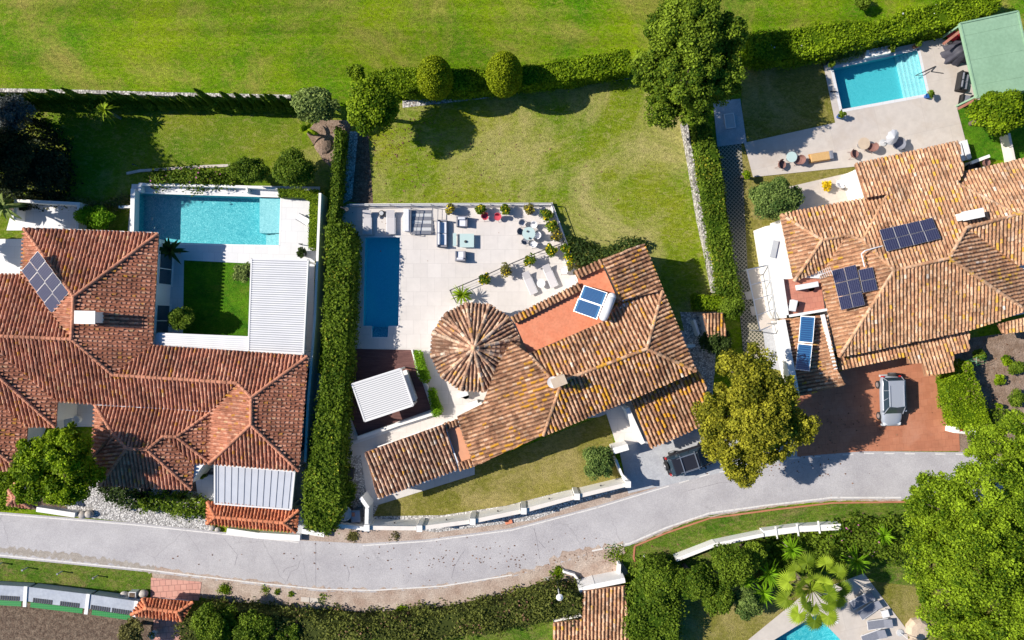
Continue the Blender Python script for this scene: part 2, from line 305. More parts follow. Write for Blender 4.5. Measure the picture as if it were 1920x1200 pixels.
M['frost'] = mat('pale_glass', (.46, .58, .56), rough=.06, spec=.8)
M['cushion'] = mat('pale_cushion', (.66, .67, .72), (.60, .61, .66), 4, .9); M['wicker'] = mat('grey_wicker', (.27, .27, .30), (.20, .20, .23), 20, .8)
M['brownw'] = mat('brown_wicker', (.26, .14, .12), (.20, .10, .085), 20, .8); M['tan'] = mat('tan_cushion', (.55, .35, .15), (.50, .31, .13), 5, .85)
M['mesh'] = mat('pale_mesh_fabric', (.50, .48, .49), rough=.8); M['greyfab'] = mat('grey_sling_fabric', (.17, .18, .22), (.21, .22, .26), 10, .8)
M['red'] = mat('red_fabric', (.50, .06, .09), rough=.7); M['redtarp'] = mat('red_cover', (.60, .03, .04), rough=.55)
M['blackcover'] = mat('black_cover', (.045, .045, .06), (.065, .065, .085), 2, .6, bump=.5, bscale=3)
M['wood'] = mat('brown_timber', (.26, .10, .065), (.31, .13, .09), 4, .7); M['teak'] = mat('teak_timber', (.50, .27, .10), (.43, .22, .08), 8, .7)
M['slabgrey'] = mat('grey_blue_ledge', (.33, .36, .42), (.40, .43, .48), 1.2, .7, fine=.1, fscale=5); M['green_roof'] = mat('green_felt', (.22, .36, .235), (.25, .40, .265), .5, .85, fine=.08, fscale=4, bump=.2, bscale=2)
M['greenp'] = gridmat('green_screen_cells', (.02, .20, .05), (.10, .30, .10), 6, 6, .05, .4, .4)
M['greenfloor'] = mat('pale_green_ramp', (.30, .46, .22), (.34, .50, .26), 2, .7)
M['bark'] = mat('bark', (.11, .085, .06), (.18, .14, .11), 6, .95, bump=.8, bscale=9); M['barkp'] = mat('pale_bark', (.32, .27, .22), (.24, .2, .16), 6, .95, bump=.6)
M['pot'] = mat('terracotta_pot', (.42, .18, .10), rough=.8); M['potw'] = mat('white_pot', (.7, .7, .69), rough=.5); M['potd'] = mat('dark_pot', (.06, .065, .07), rough=.5); M['potb'] = mat('blue_pot', (.02, .10, .34), rough=.3)
M['panel'] = gridmat('solar_cells', (.016, .018, .055), (.13, .135, .20), 6, 10, .07, .6, .15)
M['collector'] = gridmat('solar_collector', (.008, .05, .15), (.025, .12, .26), 1, 12, .12, .6, .12)
M['frame'] = mat('aluminium', (.66, .66, .68), rough=.35, metal=.4)
M['silver'] = mat('silver_car_paint', (.36, .39, .45), rough=.28, metal=.2, spec=.6); M['blackcar'] = mat('black_car_paint', (.022, .022, .028), rough=.18, spec=.7)
M['tyre'] = mat('tyre_rubber', (.03, .03, .032), rough=.85); M['lamp'] = mat('headlight_lens', (.65, .68, .72), rough=.1, spec=.8); M['tail'] = mat('tail_light_lens', (.45, .02, .02), rough=.2)
M['checker'] = gridmat('black_white_tiles', (.02, .02, .022), (.7, .7, .7), 3.5, 3.5, .01, .4, .4, (.75, .75, .75))
M['rock'] = mat('boulder', (.40, .36, .32), (.5, .46, .42), 3, .9, bump=.6); M['sand_r'] = mat('sandstone', (.55, .44, .33), (.47, .37, .28), 1.5, .9, bump=.5)
M['pathst'] = mat('edging_stone', (.55, .50, .45), (.45, .40, .35), 4, .9)
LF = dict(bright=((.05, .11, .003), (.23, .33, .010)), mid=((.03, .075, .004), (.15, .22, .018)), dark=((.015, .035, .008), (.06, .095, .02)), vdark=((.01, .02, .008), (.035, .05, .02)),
          olive=((.07, .085, .006), (.34, .325, .028)), oak=((.03, .075, .004), (.20, .28, .022)), grey=((.06, .10, .02), (.24, .31, .085)), hedge=((.035, .08, .004), (.15, .22, .016)), shaggy=((.04, .055, .012), (.16, .18, .035)), topi=((.08, .13, .003), (.30, .36, .012)),
          yellow=((.04, .095, .003), (.22, .31, .012)), pine=((.035, .085, .003), (.25, .36, .018)), dusty=((.08, .075, .025), (.21, .20, .06)), palmg=((.06, .12, .006), (.30, .40, .03)), lime=((.07, .17, .006), (.19, .36, .012)), silver=((.06, .07, .07), (.15, .17, .17)),
          flower=((.55, .35, .01), (.8, .6, .02)), white=((.6, .6, .6), (.8, .8, .8)), pinkf=((.5, .1, .3), (.6, .2, .45)), juniper=((.04, .09, .018), (.18, .25, .06)), brown=((.16, .08, .05), (.28, .16, .1)))
LM = {k: leafmat('leaf_' + k, *v) for k, v in LF.items()}

# ------------------------------------------------------------------ foliage
def leaf_quads(p, nrm, size, asp=1.5, r=None):
    n = len(p); t = r.normal(size=(n, 3)); t -= (t*nrm).sum(1)[:, None]*nrm; t /= np.linalg.norm(t, axis=1)[:, None] + 1e-9
    b = np.cross(nrm, t); s_ = (size*r.uniform(.6, 1.35, n))[:, None]
    return np.stack([p - t*s_*asp/2, p - b*s_/2, p + t*s_*asp/2, p + b*s_/2], 1).reshape(-1, 3)
def unit(a): return a / (np.linalg.norm(a, axis=-1, keepdims=True) + 1e-9)
def crown_points(rad, ncl, nleaf, cr, r, low=-.25, hollow=.5):
    d = unit(r.normal(size=(ncl, 3))); d[:, 2] = np.where(d[:, 2] < low, -d[:, 2], d[:, 2])
    c = d * r.uniform(hollow, 1, (ncl, 1))**.6; c *= (1 - cr)*r.uniform(.78, 1.17, (ncl, 1))
    k = r.integers(0, ncl, nleaf); dd = unit(r.normal(size=(nleaf, 3))); csz = r.uniform(.65, 1.3, ncl)[k][:, None]
    p = (c[k] + dd * r.uniform(.45, 1.08, (nleaf, 1)) * cr * csz * np.array([1, 1, .8])) * np.array(rad)
    tone = r.uniform(-.32, .30, ncl)[k]
    nrm = unit(dd*.8 + np.array([0, 0, .55]) + r.normal(size=(nleaf, 3))*.75)
    return p, nrm, tone, c * np.array(rad)
def tree(name, label, cat, px, py, zc, rpx, rz=None, lm='mid', n=9000, size=.2, ncl=60, cr=.26, trunk='bark', group=None, ry=None, low=-.25, seed=None, limbs=7, tr=.2, extra=None, hollow=.5):
    if zc < 30 and n > 1000: n = int(n*1.9); size *= .72
    r = np.random.default_rng(seed if seed is not None else abs(int(px*7 + py))); c = P(px, py, zc); k = (H - zc)/H/S
    rx = rpx*k; ryy = (ry or rpx)*k; rz = rz or rx*.75
    root = thing(name, label, cat, (c.x, c.y, 0), 0, group)
    p, nr, tone, cl = crown_points((rx, ryy, rz), ncl, n, cr, r, low, hollow); p[:, 2] += zc; p[:, 2] = np.maximum(p[:, 2], .1)
    o = quads('crown', leaf_quads(p, nr, size, 1.5, r), np.clip(r.uniform(.15, .85, n) + tone, 0, 1), LM[lm], root)
    if extra: 
        q = r.integers(0, n, extra[1]); p2 = p[q] + nr[q]*.05; quads(extra[2] if len(extra) > 2 else 'blossom', leaf_quads(p2, unit(nr[q] + [0, 0, .5]), extra[3] if len(extra) > 3 else .12, 1.1, r), r.uniform(0, 1, extra[1]), LM[extra[0]], root)
    if trunk:
        mb = MB(); top = max(.3, zc - rz*.35); mb.tube((0, 0, 0), (.05, .04, top*.6), tr, tr*.75, 9); mb.tube((.05, .04, top*.6), (0, 0, top), tr*.75, tr*.55, 9)
        for i in range(limbs):
            q = cl[i % len(cl)]; a = Vector((0, 0, top*r.uniform(.55, .98))); e = Vector((q[0], q[1], q[2] + zc)); mdl = (a + e)/2 + Vector((0, 0, -.12*rz))
            mb.tube(a, mdl, tr*.42, tr*.28, 6); mb.tube(mdl, e, tr*.28, tr*.08, 6)
        mb.build('trunk', M[trunk], root)
    return root
def in_poly(x, y, poly):
    ins = np.zeros(len(x), bool); n = len(poly)
    for i in range(n):
        x0, y0 = poly[i-1]; x1, y1 = poly[i]; c = (y0 > y) != (y1 > y)
        ins ^= c & (x < (x1 - x0)*(y - y0)/(y1 - y0 + 1e-12) + x0)
    return ins
def wob(x, y, a, f): return a*(np.sin(x*f + y*.7*f) + np.sin(y*1.3*f - x*.6*f + 1.7) + .6*np.sin(x*2.3*f + 4) * np.cos(y*2.1*f))/2
def hedge(name, label, px, h, lm='hedge', dens=95, size=.15, cat='hedge', z0=0, group=None, wobble=.10, f=1.6, extra=None, fluff=.12, body=True):
    dens *= 1.6; size *= .78
    r = np.random.default_rng(int(abs(px[0][0]*3 + px[0][1]*5)) + 11); poly = XY(px, h); 
    if sum(poly[i-1][0]*poly[i][1] - poly[i][0]*poly[i-1][1] for i in range(len(poly))) < 0: poly = poly[::-1]
    c = np.mean(poly, 0); poly = [(x - c[0], y - c[1]) for x, y in poly]; a = np.array(poly)
    area = abs(sum(poly[i-1][0]*poly[i][1] - poly[i][0]*poly[i-1][1] for i in range(len(poly))))/2
    root = thing(name, label, cat, (c[0], c[1], z0), 0, group); lo, hi = a.min(0), a.max(0)
    nt_ = int(area*dens); x = r.uniform(lo[0]-.1, hi[0]+.1, nt_*4); y = r.uniform(lo[1]-.1, hi[1]+.1, nt_*4); k = in_poly(x, y, poly); x, y = x[k][:nt_], y[k][:nt_]
    z = h - z0 + wob(x, y, wobble, f) + r.normal(size=len(x))*fluff*.5
    p = [np.stack([x, y, z], 1)]; nn = [unit(np.array([0, 0, .8]) + r.normal(size=(len(x), 3))*.5)]
    for i in range(len(poly)):
        A, B = a[i-1], a[i]; L_ = np.linalg.norm(B - A); ns = int(L_*(h - z0)*dens*.75)
        if ns < 1: continue
        t = r.uniform(0, 1, ns)[:, None]; nv = np.array([(B - A)[1], -(B - A)[0]])/L_; zz = r.uniform(0, 1, ns)**.8*(h - z0)
        q = A + (B - A)*t + nv*(r.normal(size=(ns, 1))*fluff*.7 + wob(A[0] + t*L_, zz[:, None], wobble, 2) + .02)
        p.append(np.column_stack([q, zz])); nn.append(unit(np.column_stack([np.tile(nv, (ns, 1))*.7, np.full(ns, .4)]) + r.normal(size=(ns, 3))*.45))
    p = np.concatenate(p); nn = np.concatenate(nn); n = len(p); tone = wob(p[:, 0], p[:, 1] + p[:, 2], .16, 2.2) + wob(p[:, 1], p[:, 0] - p[:, 2], .14, .9)
    quads('foliage', leaf_quads(p, nn, size, 1.5, r), np.clip(r.uniform(.15, .85, n) + tone, 0, 1), LM[lm], root)
    if extra: q = r.integers(0, n, extra[1]); q = q[wob(p[q, 0], p[q, 1], 1, 1.3) > .1] if len(extra) > 2 else q; quads(extra[2] if len(extra) > 2 else 'blossom', leaf_quads(p[q] + nn[q]*.05, nn[q], .14, 1.1, r), r.uniform(0, 1, len(q)), LM[extra[0]], root)
    if body:
        ctr = a.mean(0); mb = MB(); mb.prism([tuple(q_ + (ctr - q_)/np.linalg.norm(ctr - q_)*.09) for q_ in a], .02, h - z0 - .12, r=.1)
        mb.build('dark_core', LM[lm], root)  # added solid core in the dark leaf tone, stops the view through
    return root
def spiky(name, label, px, py, z, rpx, nfr=26, lm='bright', cat='palm', width=.09, group=None, drop=.5, trunk=.12, seg=4):     # yucca, cordyline, small palm: strap leaves from a crown
    r = np.random.default_rng(abs(int(px + py))); c = P(px, py, z); Rr = rpx/S*(H - z)/H; root = thing(name, label, cat, (c.x, c.y, 0), 0, group); mb = MB()
    for i in range(nfr):
        a = i*2.39996 + r.uniform(-.2, .2); el = r.uniform(-.1, 1.25); L_ = Rr*r.uniform(.8, 1.15); d = Vector((math.cos(a)*math.cos(el), math.sin(a)*math.cos(el), math.sin(el)))
        sd = Vector((-math.sin(a), math.cos(a), 0)); pts = []
        for k in range(seg + 1):
            t = k/seg; q = Vector((0, 0, z)) + d*L_*t + Vector((0, 0, -drop*L_*t*t)); wd = width*(1 - t)**.5*(1 if k else .5) + .004; pts.append((q - sd*wd/2, q + sd*wd/2))
        rr = r.uniform(.2, 1)
        for k in range(seg): mb.face([pts[k][0], pts[k][1], pts[k+1][1], pts[k+1][0]], 0, rr)
    mb.build('fronds', LM[lm], root)
    if trunk: MB().tube((0, 0, 0), (0, 0, z), trunk, trunk*.8, 8).build('trunk', M['barkp'], root)
    return root
def fanpalm(name, label, px, py, z, rpx, n=22, lm='bright', fan=.95, group=None):
    r = np.random.default_rng(int(px)); c = P(px, py, z); Rr = rpx/S*(H - z)/H; root = thing(name, label, 'palm tree', (c.x, c.y, 0), 0, group); mb = MB(); st = MB()
    for i in range(26): a = i*2.4; st.face([(0, 0, z), (math.cos(a)*Rr*.2, math.sin(a)*Rr*.2, z + .5), (math.cos(a + .12)*Rr*.42, math.sin(a + .12)*Rr*.42, z + .35)], 0, .6)
    for i in range(n):
        k1 = n*.6; outer = i < k1; a = (i/k1*2*math.pi if outer else i/(n - k1)*2*math.pi + .4) + r.uniform(-.12, .12); el = (.12 if outer else .75) + r.uniform(-.1, .15); d = Vector((math.cos(a)*math.cos(el), math.sin(a)*math.cos(el), math.sin(el)*.8)); L_ = Rr*(r.uniform(.60, .74) if outer else r.uniform(.42, .52))
        base = Vector((0, 0, z)); hub = base + d*L_; st.tube(base, hub, .035, .025, 5); sd = Vector((-math.sin(a), math.cos(a), 0)); up = d.cross(sd).normalized()*-1; rr = r.uniform(.2, .95)
        ns = 26; fr = fan*Rr*.30*r.uniform(.85, 1.15); drp = r.uniform(.15, .5)
        for k in range(ns):
            t = ((k + .5)/ns - .5)*R(300); dt = R(300)/ns*.5; ll = fr*(1 - .12*abs(t)/2.6)*r.uniform(.94, 1.04)
            dv = lambda tt: d*math.cos(tt) + sd*math.sin(tt)
            m1 = hub + dv(t)*ll*.62 + Vector((0, 0, -drp*.12*ll)) + up*.02; tip = hub + dv(t)*ll + Vector((0, 0, -drp*.5*ll)); l1 = hub + dv(t - dt)*ll*.62 - up*.03 + Vector((0, 0, -drp*.12*ll)); r1 = hub + dv(t + dt)*ll*.62 - up*.03 + Vector((0, 0, -drp*.12*ll))
            q = min(1, max(0, rr + r.uniform(-.15, .15))); mb.face([hub, l1, m1], 0, q); mb.face([hub, m1, r1], 0, q); mb.face([l1, tip, m1], 0, q); mb.face([m1, tip, r1], 0, q)
    mb.build('fronds', LM[lm], root); st.build('stalks', LM[lm], root); tk = MB()
    for k in range(8): tk.tube((0, 0, z*k/8), (0, 0, z*(k + 1)/8), .24 - .006*k, .20 - .006*k, 10)
    tk.build('trunk', M['bark'], root); return root
# ------------------------------------------------------------------ tiled roofs
def qxy(p): return ((p[0] - 960)/(H*S), (600 - p[1])/(H*S))
def on_plane(p, pl):
    a, b, c = pl; qx, qy = qxy(p); A = a*qx + b*qy; z = (A*H + c)/(1 + A); return Vector((qx*(H - z), qy*(H - z), z))
def eave_plane(poly, e, ze, s):
    A, B = P(*e[0], ze), P(*e[1], ze); u = (B - A); u.z = 0; u.normalize(); d = Vector((-u.y, u.x, 0))
    c = sum((P(*p, ze) for p in poly), Vector())/len(poly)
    if (c - A).dot(d) < 0: d = -d
    return (s*d.x, s*d.y, ze - s*d.dot(A)), d
class Roof:
    def __init__(s, pitch=.32, L=.42, rad=.115): s.mb = MB(); s.pitch = pitch*.96; s.L = L*.9; s.rad = rad*.90; s.pl = []; s.r = random.Random(5)
    def plane(s, poly, eave, ze=3.2, slope=.3, rows=None, courses=True): s.pl.append([poly, eave, ze, slope, rows, courses]); return s
    def solve(s):                                   # corners that several slopes share get one height
        hz = {}
        for q in s.pl:
            q.append(eave_plane(q[0], q[1], q[2], q[3]))
            for p in q[0]: hz.setdefault(p, []).append(on_plane(p, q[6][0]).z)
        s.z = {p: sum(v)/len(v) for p, v in hz.items()}
        for q in s.pl:
            (a, b, c), d = q[6]; A = P(*q[1][0], q[2]); num = den = 0
            for p in q[0]:
                w_ = P(*p, s.z[p]); t = (w_ - A).dot(d); num += t*(s.z[p] - q[2]); den += t*t
            sl_ = max(.04, num/den) if den > 1e-6 else q[3]
            q[6] = ((sl_*d.x, sl_*d.y, q[2] - sl_*d.dot(A)), d, sl_)
    def pt(s, p, up=0):
        w_ = P(*p, s.z.get(p, s.z[min(s.z, key=lambda q: (q[0]-p[0])**2 + (q[1]-p[1])**2)])); return w_ + Vector((0, 0, up))
    def tiles(s):
        for poly, eave, ze, slope, rows, courses, (pl, d, sl_) in s.pl:
            w_ = [on_plane(p, pl) for p in poly]; u = Vector((d.y, -d.x, 0)); uv = [(q.dot(u), q.dot(d)) for q in w_]
            O = w_[0]; z0 = O.z - sl_*O.dot(d)
            def at(uu, vv, h=0): return (uu*u.x + vv*d.x, uu*u.y + vv*d.y, z0 + sl_*vv + h)
            n = len(w_); top = [(q.x, q.y, q.z) for q in w_]; bot = [(q.x, q.y, q.z - .14) for q in w_]
            nrm = sum(((w_[i-1].x*w_[i].y - w_[i].x*w_[i-1].y) for i in range(n)))
            if nrm < 0: top.reverse(); bot.reverse()
            s.mb.add(top + bot, [tuple(range(n)), tuple(range(2*n-1, n-1, -1))] + [((i+1) % n, i, n + i, n + (i+1) % n) for i in range(n)], 0, .12)
            def spans(uu):
                vs = []
                for i in range(n):
                    (a0, b0), (a1, b1) = uv[i-1], uv[i]
                    if (a0 > uu) != (a1 > uu): vs.append(b0 + (uu - a0)*(b1 - b0)/(a1 - a0))
                vs.sort(); return [(vs[i], vs[i+1]) for i in range(0, len(vs) - 1, 2)]
            us = [p[0] for p in uv]; vmin = min(p[1] for p in uv); u0, u1 = min(us), max(us); cnt = max(1, round((u1 - u0)/s.pitch)); pit = (u1 - u0)/cnt
            K = [math.pi*k/4 for k in range(5)]
            for i in range(cnt):
                uc = u0 + (i + .5)*pit; rowt = s.r.uniform(-.06, .06)
                for lo, hi in spans(uc):
                    if hi - lo < .06: continue
                    cut = []
                    for k in K:
                        best = (lo, hi); sp = spans(uc - s.rad*math.cos(k))
                        sp = [x for x in sp if x[0] < hi and x[1] > lo]
                        if sp: best = max(sp, key=lambda x: min(x[1], hi) - max(x[0], lo))
                        cut.append(best)
                    j0 = int((lo - vmin)/s.L)
                    over = .09 if lo - vmin < .3 else 0
                    ju = s.r.uniform(-.2, .2)
                    for j in range(j0 - 1, int((hi - vmin)/s.L) + 1):
                        va, vb = vmin + (j + ju)*s.L, vmin + (j + 1.12 + ju)*s.L
                        if vb <= lo or va >= hi: continue
                        ra, rb = s.rad*1.05, s.rad*.86; sh = s.r.uniform(-.018, .018); tw = s.r.uniform(-.022, .022)
                        A = []; B = []
                        for q, k in enumerate(K):
                            l_, h_ = cut[q]; l_ -= over
                            A.append(at(uc + sh + tw - ra*math.cos(k), min(max(va, l_), h_), .035 + ra*1.25*math.sin(k)))
                            B.append(at(uc + sh - rb*math.cos(k), min(max(vb, l_), h_), .0 + rb*1.25*math.sin(k)))
                        s.mb.add(A + B, [(q, q+1, 5+q+1, 5+q) for q in range(4)] + [(4, 3, 2, 1, 0)], 0, min(1, max(0, s.r.betavariate(2.2, 2.2) + rowt)))
    def ridge(s, pts, rad=.13, up=.07, r_=None):
        mb = s.rg
        for a, b in zip(pts[:-1], pts[1:]):
            A, B = s.pt(a, up), s.pt(b, up); L_ = (B - A).length; n = max(1, round(L_/.42)); q = (B - A).normalized(); sd = q.cross(Vector((0, 0, 1))).normalized(); upv = sd.cross(q)
            for i in range(n):
                p0, p1 = A + (B - A)*(i/n), A + (B - A)*((i + 1.1)/n); ring = []
                for p, rr, l_ in ((p0, rad, 0), (p1, rad*1.12, .02)):
                    ring += [p + sd*math.cos(math.pi*k/6 )*rr + upv*(math.sin(math.pi*k/6)*rr + l_) - Vector((0, 0, .03)) for k in range(7)]
                mb.add(ring, [(k+1, k, 7+k, 7+k+1) for k in range(6)] + [tuple(range(7, 14)), tuple(range(6, -1, -1))], 0, s.r.uniform(.2, .95) if r_ is None else r_)
    def build(s, m, parent, ridges, rr=None):
        s.rg = MB(); s.solve(); s.tiles(); o = s.mb.build('roof', m, parent)
        for q in ridges: s.rg = MB(); s.ridge(q, r_=rr); s.rg.build('ridge_cap', m, o)
        s.obj = o; return o
def cut_in(xy, d):                                   # move an outline inwards by d
    a = sum(xy[i-1][0]*xy[i][1] - xy[i][0]*xy[i-1][1] for i in range(len(xy)))
    if a < 0: xy = xy[::-1]
    n = len(xy); out = []
    for i in range(n):
        p0, p, p1 = (Vector((*xy[k % n], 0)) for k in (i-1, i, i+1)); e0 = (p - p0).normalized(); e1 = (p1 - p).normalized()
        n0, n1 = Vector((-e0.y, e0.x, 0)), Vector((-e1.y, e1.x, 0)); m_ = n0 + n1; m_ = m_/max(.4, m_.dot(n0)); out.append(tuple((p + m_*d)[:2]))
    return out
def walls(px, z, parent, m='white', d=.35, name='wall', top=None, z0=0):
    return MB().prism(cut_in(XY(px, z), d), z0, top or z - .12).build(name, M[m], parent)
def window(parent, x, y, rz, w_=1.4, h_=1.2, z=1.6, name='window', fr='white'):     # stands proud of a wall facing local +X turned by rz
    f = MB(); a = Matrix.Rotation(rz, 3, 'Z')
    def pp(u, v, zz): return Vector((x, y, 0)) + a @ Vector((u, v, 0)) + Vector((0, 0, zz))
    for v in (-w_/2, 0, w_/2): f.box(pp(.03, v, z), (.07, .07, h_), rz)
    for zz in (z - h_/2, z + h_/2): f.box(pp(.035, 0, zz), (.09, w_ + .09, .07), rz)
    f.box(pp(.09, 0, z - h_/2 - .06), (.2, w_ + .3, .05), rz)
    o = f.build(name, M[fr], parent); g = MB().box(pp(.015, 0, z), (.03, w_, h_), rz).build('pane', M['glass'], o); return o

# ------------------------------------------------------------------ ground, lawns, roads, pools' openings
pools = {'left': [(251, 361), (527, 369), (524, 461), (251, 452)], 'middle': [(684, 444), (751, 444), (748, 612), (729, 612), (728, 633), (697, 633), (697, 612), (680, 612)],
         'right': [(1559, 127), (1610, 116), (1722, 91), (1741, 178), (1577, 208)], 'corner': [(1448, 1202), (1530, 1152), (1578, 1202), (1578, 1250), (1448, 1250)]}
PH = {k: XY(v, .06) for k, v in pools.items()}
g = sheet('ground', [(-230, 170), (230, 170), (230, -170), (-230, -170)], 0, M['golf'], list(PH.values()), world=True)
def lawn(px, m, z=.02, name='lawn', holes=()): return sheet(name, px, z, M[m], holes)
lawn([(648, 248), (700, 200), (760, 192), (900, 178), (1180, 145), (1290, 225), (1342, 550), (1300, 620), (1160, 620), (1050, 560), (1036, 384), (650, 386)], 'lawn')
lawn([(-60, 186), (540, 190), (640, 240), (640, 372), (600, 362), (500, 350), (245, 345), (240, 430), (-60, 450)], 'lawn_left')
lawn([(345, 488), (472, 494), (470, 634), (343, 628)], 'turf', .04)
lawn([(690, 978), (710, 935), (892, 873), (1140, 775), (1165, 905), (1000, 955), (820, 985)], 'front', .02)
lawn([(1386, 100), (1545, 100), (1566, 232), (1395, 268)], 'front', .02)
lawn([(1790, 190), (1990, 190), (1990, 300), (1800, 300)], 'turf', .02)
lawn([(1385, 270), (1400, 560), (1470, 600), (1470, 430), (1640, 380), (1610, 290)], 'front', .01)
lawn([(-60, 1040), (283, 1068), (285, 1130), (-60, 1105)], 'verge')
lawn([(1140, 1030), (1330, 965), (1440, 950), (1700, 938), (1720, 1100), (1400, 1060), (1180, 1080)], 'verge')
lawn([(1240, 1080), (1900, 1010), (1990, 1300), (1180, 1300)], 'front', .012, holes=[PH['corner']])
lawn([(380, 1160), (1100, 1110), (1100, 1260), (300, 1260)], 'verge', .012)
sheet('dirt_verge', [(283, 1068), (380, 1080), (600, 1100), (830, 1098), (1060, 1048), (1150, 1030), (1180, 1075), (1100, 1110), (830, 1160), (600, 1165), (378, 1120), (300, 1140)], .022, M['dirt'])
sheet('dirt_verge', [(555, 1004), (622, 985), (690, 985), (830, 990), (960, 965), (1090, 930), (1182, 905), (1240, 912), (1120, 950), (960, 992), (800, 1013), (680, 1021), (560, 1014)], .024, M['dirt'])
sheet('yard', [(940, 560), (1150, 480), (1230, 560), (1340, 690), (1330, 820), (1215, 850), (1140, 780), (960, 800)], .015, M['yard'])
sheet('scrub_slope', [(-80, 1120), (250, 1145), (350, 1170), (350, 1270), (-80, 1270)], .03, M['scrub'])
sheet('garden_soil', [(1775, 640), (1990, 610), (1990, 850), (1798, 850), (1790, 800)], .022, M['soil'])
sheet('garden_soil', [(585, 225), (660, 225), (640, 330), (605, 300), (575, 250)], .032, M['soil'])
sheet('garden_soil', [(640, 375), (668, 245), (690, 245), (700, 386)], .026, M['scrub'])
sheet('garden_soil', [(-60, 880), (380, 900), (390, 960), (140, 962), (-60, 945)], .012, M['scrub'])
sheet('gravel_bed', [(180, 900), (395, 925), (393, 998), (250, 980), (140, 968), (120, 945)], .026, M['gravel'])
sheet('gravel_bed', [(560, 700), (616, 700), (572, 1004), (545, 1004)], .02, M['yard'])
sheet('gravel_bed', [(656, 246), (672, 246), (660, 372), (640, 384)], .034, M['gravel'])
sheet('gravel_bed', [(755, 189), (900, 175), (1176, 138), (1178, 148), (900, 186), (755, 202)], .034, M['gravel'])
sheet('gravel_bed', [(690, 985), (698, 968), (830, 966), (950, 948), (1060, 920), (1165, 903), (1180, 912), (1000, 975), (820, 998)], .03, M['gravel'])
sheet('gravel_bed', [(632, 855), (700, 845), (720, 925), (690, 990), (570, 995), (600, 900)], .03, M['gravel'])
sheet('gravel_bed', [(1275, 585), (1345, 585), (1340, 700), (1320, 800), (1300, 700)], .03, M['gravel'])
road = [(-80, 955), (0, 960), (250, 980), (430, 999), (560, 1013), (680, 1019), (800, 1011), (960, 990), (1120, 948), (1235, 913), (1330, 885), (1480, 856), (1620, 846), (1830, 848), (1990, 850)]
roadb = [(1990, 945), (1690, 937), (1560, 937), (1440, 951), (1330, 966), (1250, 993), (1180, 1023), (1110, 1037), (1060, 1053), (960, 1082), (830, 1103), (700, 1111), (600, 1109), (480, 1097), (360, 1083), (280, 1073), (0, 1045), (-80, 1037)]
sheet('road', road + roadb, .04, M['road'])
def strip(px, wd, z, m, name, dash=None):
    p = [P(a, b, z) for a, b in px]; mb = MB(); acc = 0
    for a, b in zip(p[:-1], p[1:]):
        L_ = (b - a).length; d = (b - a)/L_; sd = Vector((-d.y, d.x, 0))*wd/2; n = max(1, int(L_/.8))
        for i in range(n):
            acc += L_/n
            if dash and int(acc/dash) % 2: continue
            q0, q1 = a + d*(L_*i/n), a + d*(L_*(i+1)/n); mb.face([q0 - sd, q1 - sd, q1 + sd, q0 + sd])
    o = mb.build(name, M[m]); o['kind'] = 'structure'; return o
strip([(x, y + 4) for x, y in road[:5]], .10, .048, 'paint', 'road_markings'); strip([(x, y + 4) for x, y in road[5:10]], .10, .048, 'paint', 'road_markings'); strip([(x, y + 4) for x, y in road[9:14]], .10, .048, 'paint', 'road_markings', 1.0)
strip([(x, y - 4) for x, y in roadb[1:8]], .13, .048, 'paint', 'road_markings'); strip([(x, y - 4) for x, y in roadb[9:]], .11, .048, 'paint', 'road_markings')
def ragged(px, wd, z, m, name, jit=.5, step=.35, seed=1):      # a band with torn edges (washed-out soil, cracks)
    r = random.Random(seed); p = [P(a, b, z) for a, b in px]; mb = MB(); prev = None
    for a, b in zip(p[:-1], p[1:]):
        d = (b - a).normalized(); sd = Vector((-d.y, d.x, 0)); n = max(1, int((b - a).length/step))
        for i in range(n + 1):
            q = a + (b - a)*i/n; e = (q + sd*wd*(.5 + r.uniform(-jit, jit)), q - sd*wd*(.5 + r.uniform(-jit, jit)))
            if prev: mb.face([prev[1], e[1], e[0], prev[0]])
            prev = e
    o = mb.build(name, M[m]); o['kind'] = 'structure'; return o
ragged([(-60, 1024), (0, 1031), (120, 1043), (240, 1058), (300, 1070)], .55, .043, 'roaddirt', 'road_dirt', .35, .2)
ragged([(290, 1066), (400, 1084), (520, 1096), (640, 1107), (760, 1106), (900, 1092), (1050, 1056)], .30, .0435, 'dirt', 'road_dirt', .5, .25, 2)
ragged([(1190, 1020), (1300, 974), (1440, 950), (1560, 938), (1690, 938)], .12, .044, 'dirt', 'road_dirt', .5, .3, 4)
ragged([(1030, 1052), (1100, 1036), (1170, 1026)], .7, .0438, 'dirt', 'road_dirt', .4, .25, 3)
for q, c_ in enumerate([[(592, 1016), (592, 1100)], [(563, 1050), (558, 1066), (545, 1072), (538, 1090)], [(555, 1060), (535, 1066), (530, 1075)], [(650, 1060), (655, 1076), (652, 1090)], [(872, 1030), (862, 1045), (852, 1062), (846, 1085)], [(1001, 990), (1006, 1010), (1010, 1035), (1012, 1048)], [(1010, 1015), (1022, 1028)], [(420, 1010), (445, 1040), (440, 1060)], [(1290, 920), (1350, 905), (1400, 902)]]): ragged(c_, .028 if q else .025, .0445, 'crack', 'road_crack', .5 if q else .1, .1, q)
k_ = strip([(1700, 941), (1560, 943), (1440, 957), (1330, 972), (1250, 999), (1190, 1024)], .14, .06, 'drive', 'kerb')
k_ = strip([(1190, 1024), (1188, 1045), (1192, 1066)], .16, .07, 'drive', 'kerb')
sheet('driveway', [(1231, 914), (1200, 832), (1300, 790), (1480, 760), (1497, 858), (1400, 875)], .046, M['yard'])
sheet('driveway', [(1485, 740), (1590, 690), (1790, 650), (1800, 846), (1620, 846), (1495, 856)], .05, M['drive'])
sheet('path', [(1337, 190), (1388, 185), (1400, 268), (1345, 275)], .05, M['yard'])
